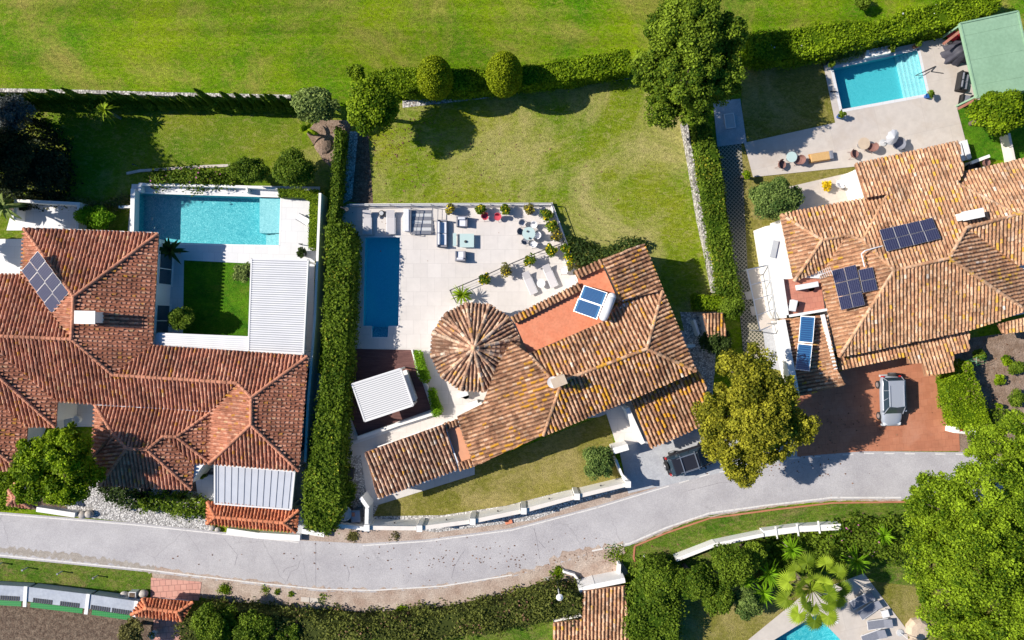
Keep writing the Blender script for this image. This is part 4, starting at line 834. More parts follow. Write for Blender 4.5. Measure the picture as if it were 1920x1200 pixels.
mb = MB(); mb.prism(XY([(1436, 424), (1466, 418), (1492, 527), (1540, 517), (1548, 582), (1470, 597), (1462, 585)], 2.9), 0, 2.78); mb.build('wall', M['white'], hr)
MB().prism(XY([(1467, 524), (1538, 518), (1547, 580), (1478, 592)], 2.9), 2.78, 2.84).build('roof_terrace', M['terra_r'], hr)
mb = MB(); pr_ = [P(*p, 3.3) for p in [(1467, 524), (1477, 593), (1549, 581)]]
for a, b in zip(pr_[:-1], pr_[1:]): m_ = (a + b)/2; mb.box((m_.x, m_.y, 3.06), ((b - a).length + .2, .2, .5), math.atan2((b - a).y, (b - a).x))
mb.build('parapet', M['white'], hr); MB().box((*P(1452, 467, 2.9)[:2], 2.85), (.45, 1.4, .12), -.2).build('skylight', M['greyw'], hr)
MB().bar(P(1464, 600, 2.95), P(1492, 746, 2.95), .55, .5).build('parapet', M['white'], hr)
MB().bar(P(1542, 590, 3.3), P(1566, 692, 3.1), .28, .2).build('gutter', M['white'], hr)
def ac(px, py, z, rz, label, l=1.0):
    c = P(px, py, z + .5); root = thing('air_conditioner', label, 'air conditioner', (c.x, c.y, z), rz, 'air conditioners'); MB().box((0, 0, .4), (l, .42, .7)).build('casing', M['corr'], root, bevel=.02)
    MB().lathe((l*.2, -.215, .4), [(.02, 0), (.28, .0)], 16).build('fan_grille', M['dark'], root).rotation_euler = (0, 0, 0); MB().box((0, 0, .03), (l*.8, .36, .05)).build('foot', M['dark'], root); return root
ac(1514, 536, 2.84, .18, 'long white air conditioner near the top of the tiled roof terrace', 1.6); ac(1487, 573, 2.84, 1.35, 'short white air conditioner in the lower corner of the tiled roof terrace', .9)
for q, (x, y) in enumerate(((1895, 748-600+0), )): pass
mb = MB(); pts = [(1655, 461, 4.8), (1640, 465, 4.9), (1622, 470, 4.9), (1615, 476, 4.8), (1621, 500, 4.8)]
for a, b in zip(pts[:-1], pts[1:]): mb.tube(P(a[0], a[1], a[2] + .15), P(b[0], b[1], b[2] + .15), .05, None, 6)
mb.build('cable_pipe', M['corr'], rro)
c = P(1545, 512, 5.2); root = thing('antenna', 'spindly white television antenna on the right house beside the lower solar panels', 'antenna', (c.x, c.y, 3.6)); MB().tube((0, 0, 0), (0, 0, 1.9), .03, None, 6).build('mast', M['steel'], root)
mb = MB(); mb.bar((-.5, -.2, 1.8), (.5, .2, 1.8), .03, .03)
for i in range(7): t = -.45 + i*.15; mb.bar((t - .12, t*.4 + .3, 1.8), (t + .12, t*.4 - .3, 1.8), .025, .025)
mb.build('aerial', M['corr'], root)
for t in (.35, .7): wall_window(hr, (1463, 402), (1489, 527), Z, t, 1.0, 1.2, 1.6, .35, 1)
# ------------------------------------------------------------------ hedges, trees and plants
hedge('hedge', 'tall dark green hedge between the narrow blue pool and the pergola house', [(615, 421), (645, 420), (658, 440), (659, 480), (655, 560), (651, 640), (645, 740), (638, 830), (636, 900), (642, 955), (618, 998), (572, 990), (570, 930), (580, 870), (598, 760), (606, 680), (613, 560), (616, 480)], 2.8, 'hedge', 130, .17, wobble=.16, f=2.4, fluff=.26, extra=('olive', 2200, 'dry_leaves'))
hedge('hedge', 'bright clipped hedge behind the egg shaped trees along the golf grass', [(690, 140), (735, 127), (800, 127), (900, 130), (1000, 122), (1090, 108), (1178, 92), (1185, 130), (1090, 146), (1000, 158), (880, 171), (760, 172), (700, 160)], 2.1, 'bright', 110, .15, wobble=.12, extra=None)
hedge('hedge', 'broad bright hedge with a few pale flowers above the right pool', [(1405, 66), (1450, 60), (1570, 42), (1650, 40), (1700, 22), (1770, 2), (1880, -12), (1872, 20), (1800, 44), (1700, 64), (1600, 84), (1540, 102), (1440, 114), (1404, 104)], 2.0, 'bright', 110, .16, wobble=.2, extra=('white', 14), fluff=.2)
hedge('hedge', 'narrow ivy hedge between the shrub garden and the gravel strip', [(629, 235), (642, 245), (639, 300), (635, 360), (629, 420), (617, 425), (623, 330)], 1.8, 'mid', 100, .15, wobble=.1, fluff=.15)
hedge('hedge', 'low yellow green hedge round the corner of the pale pool terrace', [(521, 354), (595, 356), (601, 368), (592, 466), (578, 465), (581, 376), (570, 369), (521, 368)], .95, 'yellow', 150, .10, wobble=.06, fluff=.06)
hedge('hedge', 'long green hedge between the rubble stone wall and the lattice path', [(1304, 232), (1328, 230), (1348, 290), (1360, 400), (1374, 480), (1390, 560), (1354, 552), (1339, 470), (1323, 380), (1311, 300)], 2.0, 'mid', 130, .15, wobble=.2, fluff=.2, extra=('olive', 1600, 'dry_leaves'))
hedge('hedge', 'bright square clipped hedge block at the end of the rubble stone wall', [(1301, 552), (1352, 557), (1372, 566), (1345, 578), (1304, 580)], 1.3, 'bright', 150, .12, wobble=.05, fluff=.05)
hedge('hedge', 'thick bright hedge on the right edge of the red driveway', [(1778, 715), (1805, 682), (1820, 678), (1832, 712), (1857, 790), (1852, 806), (1800, 803), (1788, 770)], 1.8, 'bright', 130, .14, wobble=.15, extra=('dusty', 700, 'dry_leaves'))
hedge('hedge', 'long dark shaggy hedge below the dirt verge at the bottom', [(335, 1170), (380, 1146), (460, 1150), (560, 1160), (680, 1168), (830, 1156), (960, 1130), (1030, 1104), (1092, 1112), (1092, 1150), (1040, 1158), (960, 1176), (800, 1204), (640, 1196), (470, 1230), (340, 1230)], 2.0, 'shaggy', 110, .17, wobble=.3, fluff=.3, f=1.1, extra=('brown', 2600, 'dry_leaves'))
hedge('hedge', 'low green hedge at the left edge beside the tiled gate roof', [(-50, 885), (14, 890), (40, 952), (-50, 958)], .9, 'bright', 110, .14)
hedge('shrub_bed', 'dark ground shrubs on the white gravel right of the round tree', [(180, 915), (215, 908), (262, 930), (262, 952), (200, 940)], .7, 'dark', 80, .2, cat='shrub bed', wobble=.25, fluff=.3, body=False)
hedge('shrub_bed', 'row of leafy shrubs over the white gravel left of the orange gate roof', [(258, 936), (300, 928), (345, 934), (384, 944), (386, 968), (330, 964), (262, 952)], .9, 'oak', 90, .2, cat='shrub bed', wobble=.25, fluff=.3, body=False)
hedge('shrub_bed', 'shrub row behind the white planter wall of the long pool', [(280, 326), (330, 316), (420, 322), (440, 345), (280, 345)], .9, 'mid', 80, .18, cat='shrub bed', wobble=.3, fluff=.35, extra=('pinkf', 40), body=False)
hedge('shrub_bed', 'dusty low plants above the white walls of the left terrace', [(30, 368), (150, 372), (185, 380), (235, 365), (243, 390), (150, 386), (30, 378)], .5, 'dusty', 70, .16, cat='shrub bed', fluff=.3, body=False)
hedge('hedge', 'tall rounded dark hedge right of the bottom tiled roof', [(1190, 1100), (1215, 1060), (1258, 1060), (1275, 1120), (1268, 1230), (1184, 1230), (1182, 1150)], 2.4, 'mid', 120, .16, wobble=.3, fluff=.3, f=1.8)
hedge('planter_hedge', 'upper lime green planter shrub beside the dark deck', [(776, 661), (789, 661), (803, 712), (796, 718), (786, 708)], .95, 'lime', 170, .10, cat='planter shrub', fluff=.08, wobble=.08)
hedge('planter_hedge', 'lower lime green planter shrub beside the dark deck', [(803, 732), (814, 731), (827, 774), (813, 781)], .95, 'lime', 170, .10, cat='planter shrub', fluff=.08, wobble=.08)
hedge('ivy_bank', 'dark ivy bank below the terrace corner, above the roof end', [(1064, 440), (1090, 452), (1128, 472), (1182, 447), (1212, 452), (1200, 468), (1128, 490), (1082, 498), (1070, 470)], .9, 'dark', 80, .18, cat='ivy', fluff=.3, body=False)
hedge('shrub_bed', 'mixed flowering shrubs with pink blossom under the thin white wall', [(1555, 1010), (1600, 985), (1690, 980), (1700, 1050), (1640, 1045), (1600, 1040), (1560, 1040)], 1.4, 'mid', 80, .2, cat='shrub bed', wobble=.4, fluff=.4, extra=('pinkf', 60), body=False)
hedge('shrub_bed', 'dark shrubs under the fan palm by the yuccas', [(1420, 1020), (1560, 1005), (1590, 1060), (1500, 1080), (1430, 1100)], 1.0, 'mid', 60, .22, cat='shrub bed', wobble=.3, fluff=.4, body=False)
hedge('shrub_bed', 'grey green low shrubs along the upper rim of the tilted pool', [(1556, 110), (1600, 92), (1625, 88), (1615, 100), (1565, 118)], .5, 'grey', 90, .14, cat='shrub bed', fluff=.15, body=False)
def lobed(name, label, cat, base, lobes, lm, n, size, trunk_r=.25, bark='bark', seed=1, ncl=30, cr=.3, limbs=9, low=-.3, hollow=.5, tops=None):
    n = int(n*1.7); size *= .72
    r = np.random.default_rng(seed); b = P(*base, 0); root = thing(name, label, cat, (b.x, b.y, 0)); pp = []; nn = []; tn = []; cc = []; tot = sum(l[3]**2 for l in lobes)
    for (px, py, zc, rp, rz) in lobes:
        c = P(px, py, zc) - b; rx = rp/S*(H - zc)/H; m_ = int(n*rp*rp/tot); p, nr, t, cl = crown_points((rx, rx, rz), ncl, m_, cr, r, low, hollow)
        off = np.array([c.x, c.y, zc]); pp.append(p + off); nn.append(nr); tn.append(t); cc.append(cl + off)
    p = np.concatenate(pp); nr = np.concatenate(nn); t = np.concatenate(tn); m_ = len(p); p[:, 2] = np.maximum(p[:, 2], .1)
    quads('crown', leaf_quads(p, nr, size, 1.5, r), np.clip(r.uniform(.12, .88, m_) + t, 0, 1), LM[lm], root)
    mb = MB(); zc = np.mean([l[2] for l in lobes]); top = zc*.62; mb.tube((0, 0, 0), (.1, .05, top), trunk_r, trunk_r*.6, 10)
    for k, cl in enumerate(cc):
        m0 = Vector(cl.mean(0)); mb.tube((.1, .05, top*.85), m0, trunk_r*.45, trunk_r*.25, 7)
        for i in range(limbs): e = Vector(cl[i % len(cl)]); mb.tube(m0 - Vector((0, 0, .3)), e, trunk_r*.2, trunk_r*.05, 5)
    mb.build('trunk', M[bark], root); return root
lobed('tree', 'huge dark green tree above the stone wall, overlapping the golf grass', 'tree', (1285, 150), [(1290, 60, 7.5, 82, 3.4), (1250, 60, 7, 55, 2.6), (1350, 70, 6.5, 55, 2.6), (1225, 130, 6, 48, 2.4), (1285, 150, 7, 70, 3), (1345, 150, 6, 58, 2.6), (1240, 200, 4.5, 45, 2), (1300, 205, 5, 42, 2.2), (1290, 5, 7, 62, 2.6)], 'oak', 60000, .18, .45, seed=3, ncl=50, cr=.22)
lobed('tree', 'large olive yellow tree overhanging the road beside the dark car', 'tree', (1390, 775), [(1395, 712, 6.8, 68, 2.3), (1350, 775, 6.3, 58, 2.2), (1415, 780, 7.3, 76, 2.5), (1480, 800, 6.1, 56, 2.0), (1362, 828, 5.8, 56, 1.8), (1390, 880, 5.3, 38, 1.3), (1455, 742, 6.3, 48, 1.8), (1430, 832, 5.9, 52, 1.6)], 'olive', 50000, .18, .35, seed=4, ncl=46, cr=.22)
lobed('tree', 'large round tree over the lower left roofs and the road edge', 'tree', (110, 860), [(85, 860, 5.5, 55, 2.3), (135, 850, 5.8, 50, 2.3), (75, 905, 5.0, 50, 2), (130, 905, 5.2, 52, 2), (165, 890, 4.5, 36, 1.7), (120, 825, 5.0, 34, 1.6)], 'bright', 30000, .18, .3, seed=5, ncl=34, cr=.24)
lobed('pine_tree', 'giant round umbrella pine filling the lower right corner', 'pine tree', (1795, 960), [(1770, 960, 9.5, 84, 2.2), (1850, 930, 10.5, 86, 2.4), (1740, 1040, 9.5, 66, 2), (1820, 1040, 11, 92, 2.6), (1910, 1010, 10, 90, 2.4), (1770, 1110, 9.5, 66, 2), (1860, 1120, 10, 90, 2.4), (1930, 1120, 9.5, 80, 2), (1800, 1180, 9, 62, 2), (1740, 920, 9, 44, 1.6), (1900, 1200, 9, 90, 2)], 'pine', 110000, .15, .5, seed=6, ncl=60, cr=.2, hollow=.6)
lobed('pine_tree', 'smaller pine crown over the road end below the garden hedge', 'pine tree', (1860, 850), [(1850, 835, 8, 46, 1.7), (1905, 815, 8.5, 46, 1.8), (1900, 870, 8, 50, 1.7), (1945, 850, 8, 50, 1.8)], 'pine', 26000, .15, .3, seed=7, ncl=36, cr=.24)
tree('tree', 'leafy yellow green tree at the upper left corner of the middle lawn', 'tree', 698, 195, 4, 60, 2.1, 'yellow', 15000, .19, 46, .3, ry=62)
tree('tree', 'pale grey green shrub tree beside the brown soil mound', 'tree', 590, 198, 2.4, 46, 1.5, 'grey', 7000, .22, 40, .3, ry=38)
tree('shrub', 'yellow green shrub top where the hedge meets the leafy lawn tree', 'shrub', 668, 140, 1.8, 22, 1, 'yellow', 2600, .16, 18, .35)
tree('tree', 'bright lime green round tree below the green felt roof', 'tree', 1866, 212, 3, 60, 1.7, 'bright', 14000, .19, 40, .32, ry=44)
tree('tree', 'dense layered juniper tree by the corner of the tan tiled roof', 'tree', 1452, 372, 2.6, 60, 1.5, 'juniper', 14000, .16, 44, .28, ry=44)
tree('tree', 'small round tree in the grass court', 'tree', 340, 597, 2.0, 29, 1.1, 'mid', 5000, .14, 22, .36)
tree('shrub', 'feathery pale shrub in the court beside the white pergola', 'shrub', 457, 510, 1.1, 23, .8, 'grey', 2400, .16, 18, .36, trunk=None)
tree('shrub', 'dark round shrub behind the long pool, left of the larger one', 'shrub', 468, 321, 1.9, 42, 1.4, 'mid', 7500, .15, 34, .3, ry=27)
tree('shrub', 'larger glossy round shrub behind the long pool by the ivy hedge', 'shrub', 551, 318, 2.1, 50, 1.6, 'mid', 11000, .15, 40, .3, ry=38)
tree('shrub', 'bright bush squeezed between the left terrace and the long pool', 'shrub', 183, 408, 1.2, 40, 1.0, 'lime', 6000, .15, 30, .34, ry=22, trunk=None)
tree('shrub', 'rounded grey green bush on the front lawn by the entry pier', 'shrub', 1123, 866, 1.7, 35, 1.2, 'juniper', 6500, .15, 32, .32)
tree('shrub', 'shaded dark shrub in the side yard right of the central villa', 'shrub', 1345, 640, 1.4, 34, 1, 'dark', 4000, .16, 26, .34)
tree('shrub', 'ivy tangle where the long hedge meets the square clipped block', 'shrub', 1372, 575, 1.6, 28, .9, 'mid', 3600, .14, 20, .36)
tree('shrub', 'dusty bush beside the bottom left tiled gate', 'shrub', 250, 1182, 1.5, 30, 1, 'dusty', 3400, .16, 22, .34)
for q, (x, y, z, r_, lm, lb) in enumerate([(400, 1168, 2.6, 46, 'hedge', 'dark round tree crown touching the bottom left gate'), (476, 1180, 2.4, 44, 'mid', 'dark green tree crown right of the one at the bottom left gate'), (540, 1190, 1.8, 30, 'mid', 'small light green crown in the dark bottom hedge'),
    (1300, 1085, 3, 46, 'mid', 'round tree below the white bay of the lower right wall'), (1375, 1060, 3, 48, 'mid', 'glossy tree right under the white lower right wall'), (1345, 1118, 2.4, 38, 'mid', 'lower tree above the dark shade on the dry lawn'), (1400, 1128, 2, 34, 'juniper', 'dark green shrub left of the sword leaf plants'),
    (1240, 1095, 2.8, 42, 'mid', 'tree crown joining the tall rounded hedge by the tiled roof'), (1408, 1040, 2.2, 30, 'oak', 'paler shrub crown against the lower right wall end')]):
    tree('tree', lb, 'tree', x, y, z, r_, None, lm, 6500, .16, 34, .3, seed=q + 40)
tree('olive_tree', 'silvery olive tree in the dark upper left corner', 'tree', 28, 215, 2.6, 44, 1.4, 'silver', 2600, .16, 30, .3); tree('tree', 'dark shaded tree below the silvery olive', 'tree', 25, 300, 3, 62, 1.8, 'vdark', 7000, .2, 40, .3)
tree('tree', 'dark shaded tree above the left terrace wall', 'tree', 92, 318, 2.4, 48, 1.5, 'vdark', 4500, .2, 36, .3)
hedge('shrub_bed', 'near-black undergrowth added to deepen the shade of the upper left corner', [(-60, 215), (60, 215), (110, 260), (130, 330), (110, 372), (-60, 380)], .8, 'vdark', 60, .2, cat='shrub bed', fluff=.4, wobble=.4, body=False)  # very dark leaves added so this corner reads as deep shade
tree('tree', 'very tall tree far beyond the left edge', 'tree', -230, 215, 9, 105, 3.4, 'mid', 9000, .26, 50, .3)
tree('tree', 'slender tree beyond the left edge beside the shaded terrace', 'tree', -80, 372, 5, 44, 1.8, 'mid', 3000, .24, 24, .3)
tree('tree', 'low tree beyond the left edge beside the small white patio', 'tree', -112, 452, 3, 34, 1.4, 'mid', 3000, .22, 24, .3)
tree('tree', 'tall tree beyond the left edge of the upper lawn', 'tree', -92, 212, 6.5, 92, 2.8, 'mid', 12000, .22, 44, .3); tree('tree', 'tall tree beyond the left edge by the terrace', 'tree', -135, 318, 6.5, 90, 2.8, 'mid', 11000, .22, 44, .3); tree('tree', 'tall tree close outside the left edge', 'tree', -60, 290, 5, 58, 2.2, 'mid', 7000, .22, 30, .3)
tree('shrub', 'small dark bush on the golf grass at the top edge', 'shrub', 1618, 5, .9, 18, .7, 'mid', 1500, .14, 12, .4, trunk=None)
for q, (x, y, r_, lb) in enumerate([(1886, 675, 13, 'upper little leafy plant in the right vegetable soil'), (1874, 713, 15, 'lower little leafy plant in the right vegetable soil'), (1870, 760, 5, 'tiny bright seedling in the shaded soil')]): tree('plant', lb, 'plant', x, y, .5, r_, .5, 'bright', 500, .13, 10, .4, trunk=None)
hedge('shrub_bed', 'dark shaded bushes between the right hedge and the garden pine', [(1858, 778), (1900, 775), (1905, 800), (1862, 806)], 1.2, 'mid', 80, .18, cat='shrub bed', fluff=.3, body=False)
def topiary(name, label, cat, gx, gy, h, rad, lm, n, size, shape='egg', group=None, seed=0):     # gx, gy: pixel of its foot
    r = np.random.default_rng(seed + int(gx)); c = P(gx, gy, 0); root = thing(name, label, cat, (c.x, c.y, 0), 0, group); d = unit(r.normal(size=(n, 3)))
    if shape == 'egg': p = d*np.array([rad, rad*1.15, h/2])*r.uniform(.92, 1.04, (n, 1)) + [0, 0, h/2 + .1]; tap = .72 + .28*np.clip(p[:, 2:]/(h*.55), 0, 1); p[:, :2] *= tap; nr = unit(d*np.array([1/rad, 1/rad, 2/h]) + r.normal(size=(n, 3))*.35)
    else:
        t = r.uniform(0, 1, n)**1.2; rr = rad*np.sin(np.clip(1 - t, 0, 1)*math.pi*.5 + .02)*(.8 + .3*np.sin(t*9)) ; a = r.uniform(0, 6.283, n); p = np.stack([np.cos(a)*rr, np.sin(a)*rr, t*h], 1); nr = unit(np.stack([np.cos(a), np.sin(a), np.full(n, .5)], 1) + r.normal(size=(n, 3))*.35)
    tone = wob(p[:, 0]*2, p[:, 1]*2 + p[:, 2], .12, 2)
    quads('crown', leaf_quads(p, nr, size, 1.5, r), np.clip(r.uniform(.15, .85, n) + tone, 0, 1), LM[lm], root)
    k = .86; MB().lathe((0, 0, 0), [(.1, 0)] + [(rad*k*math.sin(math.pi*(.06 + .88*q/8))*(.76 + .24*min(1, q/4.5)) if shape == 'egg' else rad*k*(1 - q/8)**.7 + .02, .1 + (h - .2)*q/8) for q in range(9)], 12, r=.05).build('dark_inner_core', LM[lm], root)  # solid dark body added inside the leaf shell
    MB().tube((0, 0, 0), (0, 0, .5), .09, .08, 7).build('trunk', M['bark'], root); return root
topiary('topiary_tree', 'egg shaped clipped tree on the golf side hedge, the left of the two', 'topiary', 823, 170, 5.2, 1.42, 'topi', 16000, .10); topiary('topiary_tree', 'egg shaped clipped tree on the golf side hedge, the right of the two', 'topiary', 946, 165, 5.4, 1.45, 'topi', 16000, .10)
cyp0 = [topiary('cypress', 'small dark cypress in the row along the golf side wall', 'cypress', 300 + q*20, 194, 3.2 + .3*q, .40 + .03*q, 'mid', 1100, .12, 'cone', 'cypresses in the row along the golf wall', q) for q in range(3)]
for i in range(44):
    x = 8 + i*12.6 + random.uniform(-3, 3)
    if 278 < x < 318 and i % 2: continue
    c = P(x, 197 + x*.012 + random.uniform(-1, 1), 0); o = cyp0[i] if i < 3 else dup(cyp0[i % 3], (0, 0, 0), 0); o.location = c; o.rotation_euler = (0, 0, random.uniform(0, 6)); s1 = random.uniform(.75, 1.15); o.scale = (s1, s1, s1*random.uniform(.85, 1.1))
low_wall('low white stone wall behind the cypress row along the golf grass', [(-60, 168), (0, 169), (170, 172), (300, 176), (545, 181)], 1.5, .3, 'stone', name='stone_wall')
spiky('palm', 'small yellowing palm in the shaded strip below the cypress row', 196, 206, 2.3, 26, 34, 'yellow', width=.16)
spiky('banana_plant', 'broad leaved banana plant at the edge of the brown soil mound', 574, 244, 1.2, 26, 8, 'bright', 'plant', .42, drop=.6)
spiky('potted_plant', 'large dark glossy leaved plant beside the red roof and the court', 320, 470, 1.6, 30, 26, 'dark', 'plant', .34, drop=.3)
spiky('potted_plant', 'big light leaved plant at the left edge above the terrace', 6, 388, 1.6, 34, 22, 'grey', 'plant', .36, drop=.5)
spiky('palm', 'compact bright fan palm beside the round tower roof', 866, 553, 1.0, 22, 60, 'bright', width=.12, drop=.35)
spiky('palm', 'tiny palm beside the checker paving and the carport', 358, 933, .8, 13, 16, 'grey', width=.1)
for x, y, r_, lb in [(1398, 1088, 19, 'light yucca rosette left of the shrubs by the fan palm'), (1441, 1076, 29, 'large spiky yucca left of the fan palm, the upper one'), (1432, 1112, 26, 'spiky yucca left of the fan palm, the lowest one'), (1606, 1052, 28, 'spiky green yucca above the sun loungers'), (1484, 1030, 23, 'spiky yucca above the fan palm'), (1656, 1004, 21, 'spiky yucca touching the giant pine')]:
    spiky('yucca', lb, x, y, 2.1, r_*1.12, 50, 'lime', 'yucca', .13, drop=.25, seg=3, trunk=.09)
fanpalm('fan_palm', 'large fan palm with round pleated fronds over the bottom pool', 1522, 1104, 4.2, 80, 18, 'palmg')
MB()
mound = MB().lathe(P(607, 272, 0), [(.85, 0), (.7, .2), (.4, .38), (.1, .45)], 11).build('soil_mound', M['soil']); tag(mound, 'reddish brown soil mound under the banana plant', 'mound')
# ------------------------------------------------------------------ furniture and small things (local +X is forward)
PZ = .06
def at(px, py, z=PZ): return P(px, py, z)
def box_part(name, m, parent, *boxes, bevel=0):
    mb = MB()
    for b in boxes: mb.box(*b)
    return mb.build(name, M[m] if isinstance(m, str) else m, parent, bevel=bevel)
def lounger(px, py, rz, label, group, fab='mesh', fr='corr', L_=2.0, w_=.66, back=.35, group_z=PZ):
    t = thing('sun_lounger', label, 'sun lounger', at(px, py), rz, group)
    box_part('frame', fr, t, ((-.1, w_/2, .3), (L_ - .2, .05, .06)), ((-.1, -w_/2, .3), (L_ - .2, .05, .06)), ((-L_/2 + .02, 0, .3), (.05, w_, .06)))
    box_part('seat', fab, t, ((-.28, 0, .33), (L_ - .56, w_ - .06, .05)), bevel=.01); b = box_part('backrest', fab, t, ((0, 0, 0), (.66, w_ - .04, .05)), bevel=.01)
    b.location = (L_/2 - .3, 0, .33 + .33*math.sin(back)); b.rotation_euler = (0, -back, 0)
    for x, y in ((-.75, -.28), (-.75, .28), (.5, -.28), (.5, .28)): box_part('leg', fr, t, ((x, y, .14), (.05, .05, .28)))
    return t
g_ = 'sun loungers at the narrow blue pool'
lounger(690, 418, R(90), 'pale sun lounger at the narrow pool, next to the hedge shadow', g_, w_=.72); lounger(734, 418, R(90), 'pale sun lounger at the narrow pool, right of the round pouf', g_, w_=.72)
g_ = 'grey loungers on the lower terrace'
lounger(993, 531, R(113), 'curved grey lounger on the lower terrace, left of the white side table', g_, 'mesh'); lounger(1031, 518, R(113), 'curved grey lounger on the lower terrace, right of the white side table', g_, 'mesh')
t = thing('pouf', 'small dark round pouf between the two pale loungers', 'pouf', at(717, 401)); MB().lathe((0, 0, 0), [(.2, 0), (.26, .1), (.26, .3), (.2, .38)], 16).build('body', M['dark'], t); MB().lathe((0, 0, .38), [(.19, 0), (.16, .03)], 16).build('top', M['greyw'], t)
t = thing('daybed', 'narrow upright mattress with a speckled white cover beside the sunken steps', 'mattress', at(764, 414)); box_part('mattress', 'cushion', t, ((0, 0, .3), (.45, 1.9, .5)), bevel=.06); box_part('base', 'wicker', t, ((0, 0, .03), (.5, 1.8, .06)))
# sunken-looking stair with rails
t = thing('stair', 'grey outdoor stair with slatted dark treads beside the speckled mattress', 'stair', at(791, 418))
for i in range(7): box_part('step', 'greyw' if i % 2 else 'metal', t, ((0, .95 - i*.3, .02 + .035*i), (1.65, .28, .05 + .04)))
def railing(name, label, pts, h=1.0, post=1.2, m='metal', cat='railing', bars=2, z0=PZ):
    p = [P(a, b, z0) for a, b in pts]; c = p[0].copy(); t = thing(name, label, cat, c); mb = MB()
    for a, b in zip(p[:-1], p[1:]):
        for k in range(bars + 1): zz = Vector((0, 0, h*(1 - k/(bars + 1)))); mb.bar(a - c + zz, b - c + zz, .05 if k == 0 else .02, .04 if k == 0 else .02)
        n = max(1, int((b - a).length/post))
        for i in range(n): q = a + (b - a)*(i/n) - c; box_part('post', m, t, ((q.x, q.y, h/2), (.04, .04, h)))
    q = p[-1] - c; box_part('post', m, t, ((q.x, q.y, h/2), (.04, .04, h))); mb.build('rail', M[m], t); return t
railing('railing', 'grey handrail on the left side of the slatted stair', [(772, 440), (773, 392)], .9, .8); railing('railing', 'grey handrail on the right side of the slatted stair', [(812, 438), (813, 390)], .9, .8)
railing('railing', 'thin grey railing along the upper edge of the central terrace', [(655, 387), (773, 386), (920, 385), (1033, 384)], .9, 1.5)
railing('railing', 'dark railing down the right edge of the central terrace', [(1034, 385), (1050, 430), (1066, 470), (1083, 520)], .9, 1.5)
railing('railing', 'slanting dark railing between the upper and the lower central terrace', [(857, 568), (845, 545), (900, 522), (960, 495), (1010, 474), (1058, 456)], .9, 1.5, 'dark')
low_wall('low white kerb wall under the railing of the central terrace', [(655, 384), (1034, 382), (1052, 428), (1066, 466)], .35, .2)
def sofa(px, py, rz, w_, label, cat='armchair', cush=1, name=None, m='wicker', cm='cushion', group=None, pil=None):
    t = thing(name or cat.replace(' ', '_'), label, cat, at(px, py), rz, group); d = .85
    box_part('base', m, t, ((0, 0, .2), (d, w_, .28)), bevel=.03); box_part('backrest', m, t, ((-d/2 + .06, 0, .42), (.14, w_, .7)), bevel=.04)
    for s in (-1, 1): box_part('armrest', m, t, ((.03, s*(w_/2 - .07), .35), (d - .06, .14, .5)), bevel=.03)
    cw = (w_ - .3)/cush
    for i in range(cush):
        y = -w_/2 + .15 + cw*(i + .5); box_part('seat_cushion', cm, t, ((.08, y, .41), (d - .25, cw - .03, .14)), bevel=.04)
        box_part('back_cushion', cm, t, ((-.24, y, .62), (.2, cw - .04, .34), 0, 0, .5, -.15), bevel=.06)
    return t
sofa(830, 439, 0, 2.3, 'long grey wicker sofa with pale cushions facing the glass table', 'sofa', 2)
sofa(867, 417, R(-90), .95, 'grey wicker armchair with pale cushion above the glass table', group='wicker armchairs'); sofa(864, 481, R(90), .9, 'grey wicker armchair with pale cushion below the glass table', group='wicker armchairs')
t = thing('coffee_table', 'square glass coffee table with small dark ornaments', 'coffee table', at(876, 452)); box_part('tabletop', 'frost', t, ((0, 0, .42), (1.2, 1.15, .02)))
for x in (-.5, .5):
    for y in (-.5, .5): box_part('leg', 'steel', t, ((x, y, .2), (.05, .05, .41)))
t = thing('ornament', 'small dark ornament on the square glass table', 'ornament', at(873, 453, .49)); MB().lathe((0, 0, 0), [(.09, 0), (.12, .06), (.05, .16)], 10).build('vase', M['dark'], t)
t = thing('side_table', 'low narrow glass side table by the sofa', 'side table', at(853, 450)); box_part('tabletop', 'frost', t, ((0, 0, .3), (.3, 1.1, .02)))
for y in (-.45, .45): box_part('leg', 'steel', t, ((0, y, .15), (.05, .05, .29)))
def chair(px, py, rz, label, m, group=None, s=.5, leg='metal', name='chair', cat='chair', z=PZ):
    t = thing(name, label, cat, at(px, py, z), rz, group); mb = MB(); n = 9
    MB().lathe((0, 0, .38), [(s*.30, 0), (s*.48, .05), (s*.52, .10), (s*.50, .11), (s*.42, .07), (.02, .05)], 16).build('seat', M[m], t)
    for i in range(n):
        a0 = R(180 - 80 + 160*i/n); a1 = R(180 - 80 + 160*(i + 1)/n); hh = lambda a: .26 + .16*math.cos(a - math.pi)
        q = [Vector((math.cos(a0)*s*.5, math.sin(a0)*s*.5, .45)), Vector((math.cos(a1)*s*.5, math.sin(a1)*s*.5, .45)), Vector((math.cos(a1)*s*.62, math.sin(a1)*s*.62, .45 + hh(a1))), Vector((math.cos(a0)*s*.62, math.sin(a0)*s*.62, .45 + hh(a0)))]
        o_ = [v - Vector((math.cos(a0), math.sin(a0), 0))*.03 for v in q]; mb.add(q + o_, [(0, 1, 2, 3), (7, 6, 5, 4), (3, 2, 6, 7), (0, 4, 5, 1)])
    mb.build('backrest', M[m], t)
    for x in (-1, 1):
        for y in (-1, 1): MB().tube((x*s*.28, y*s*.28, .4), (x*s*.48, y*s*.48, 0), .015, None, 6).build('leg', M[leg], t)
    return t
def side_dir(px, py, tx, ty): return math.atan2(-(ty - py), tx - px)
chair(910, 408, R(-60), 'red shell chair on the central terrace, the left of the pair', 'red', 'red shell chairs', .55); chair(933, 409, R(-120), 'red shell chair on the central terrace, the right of the pair', 'red', 'red shell chairs', .55)
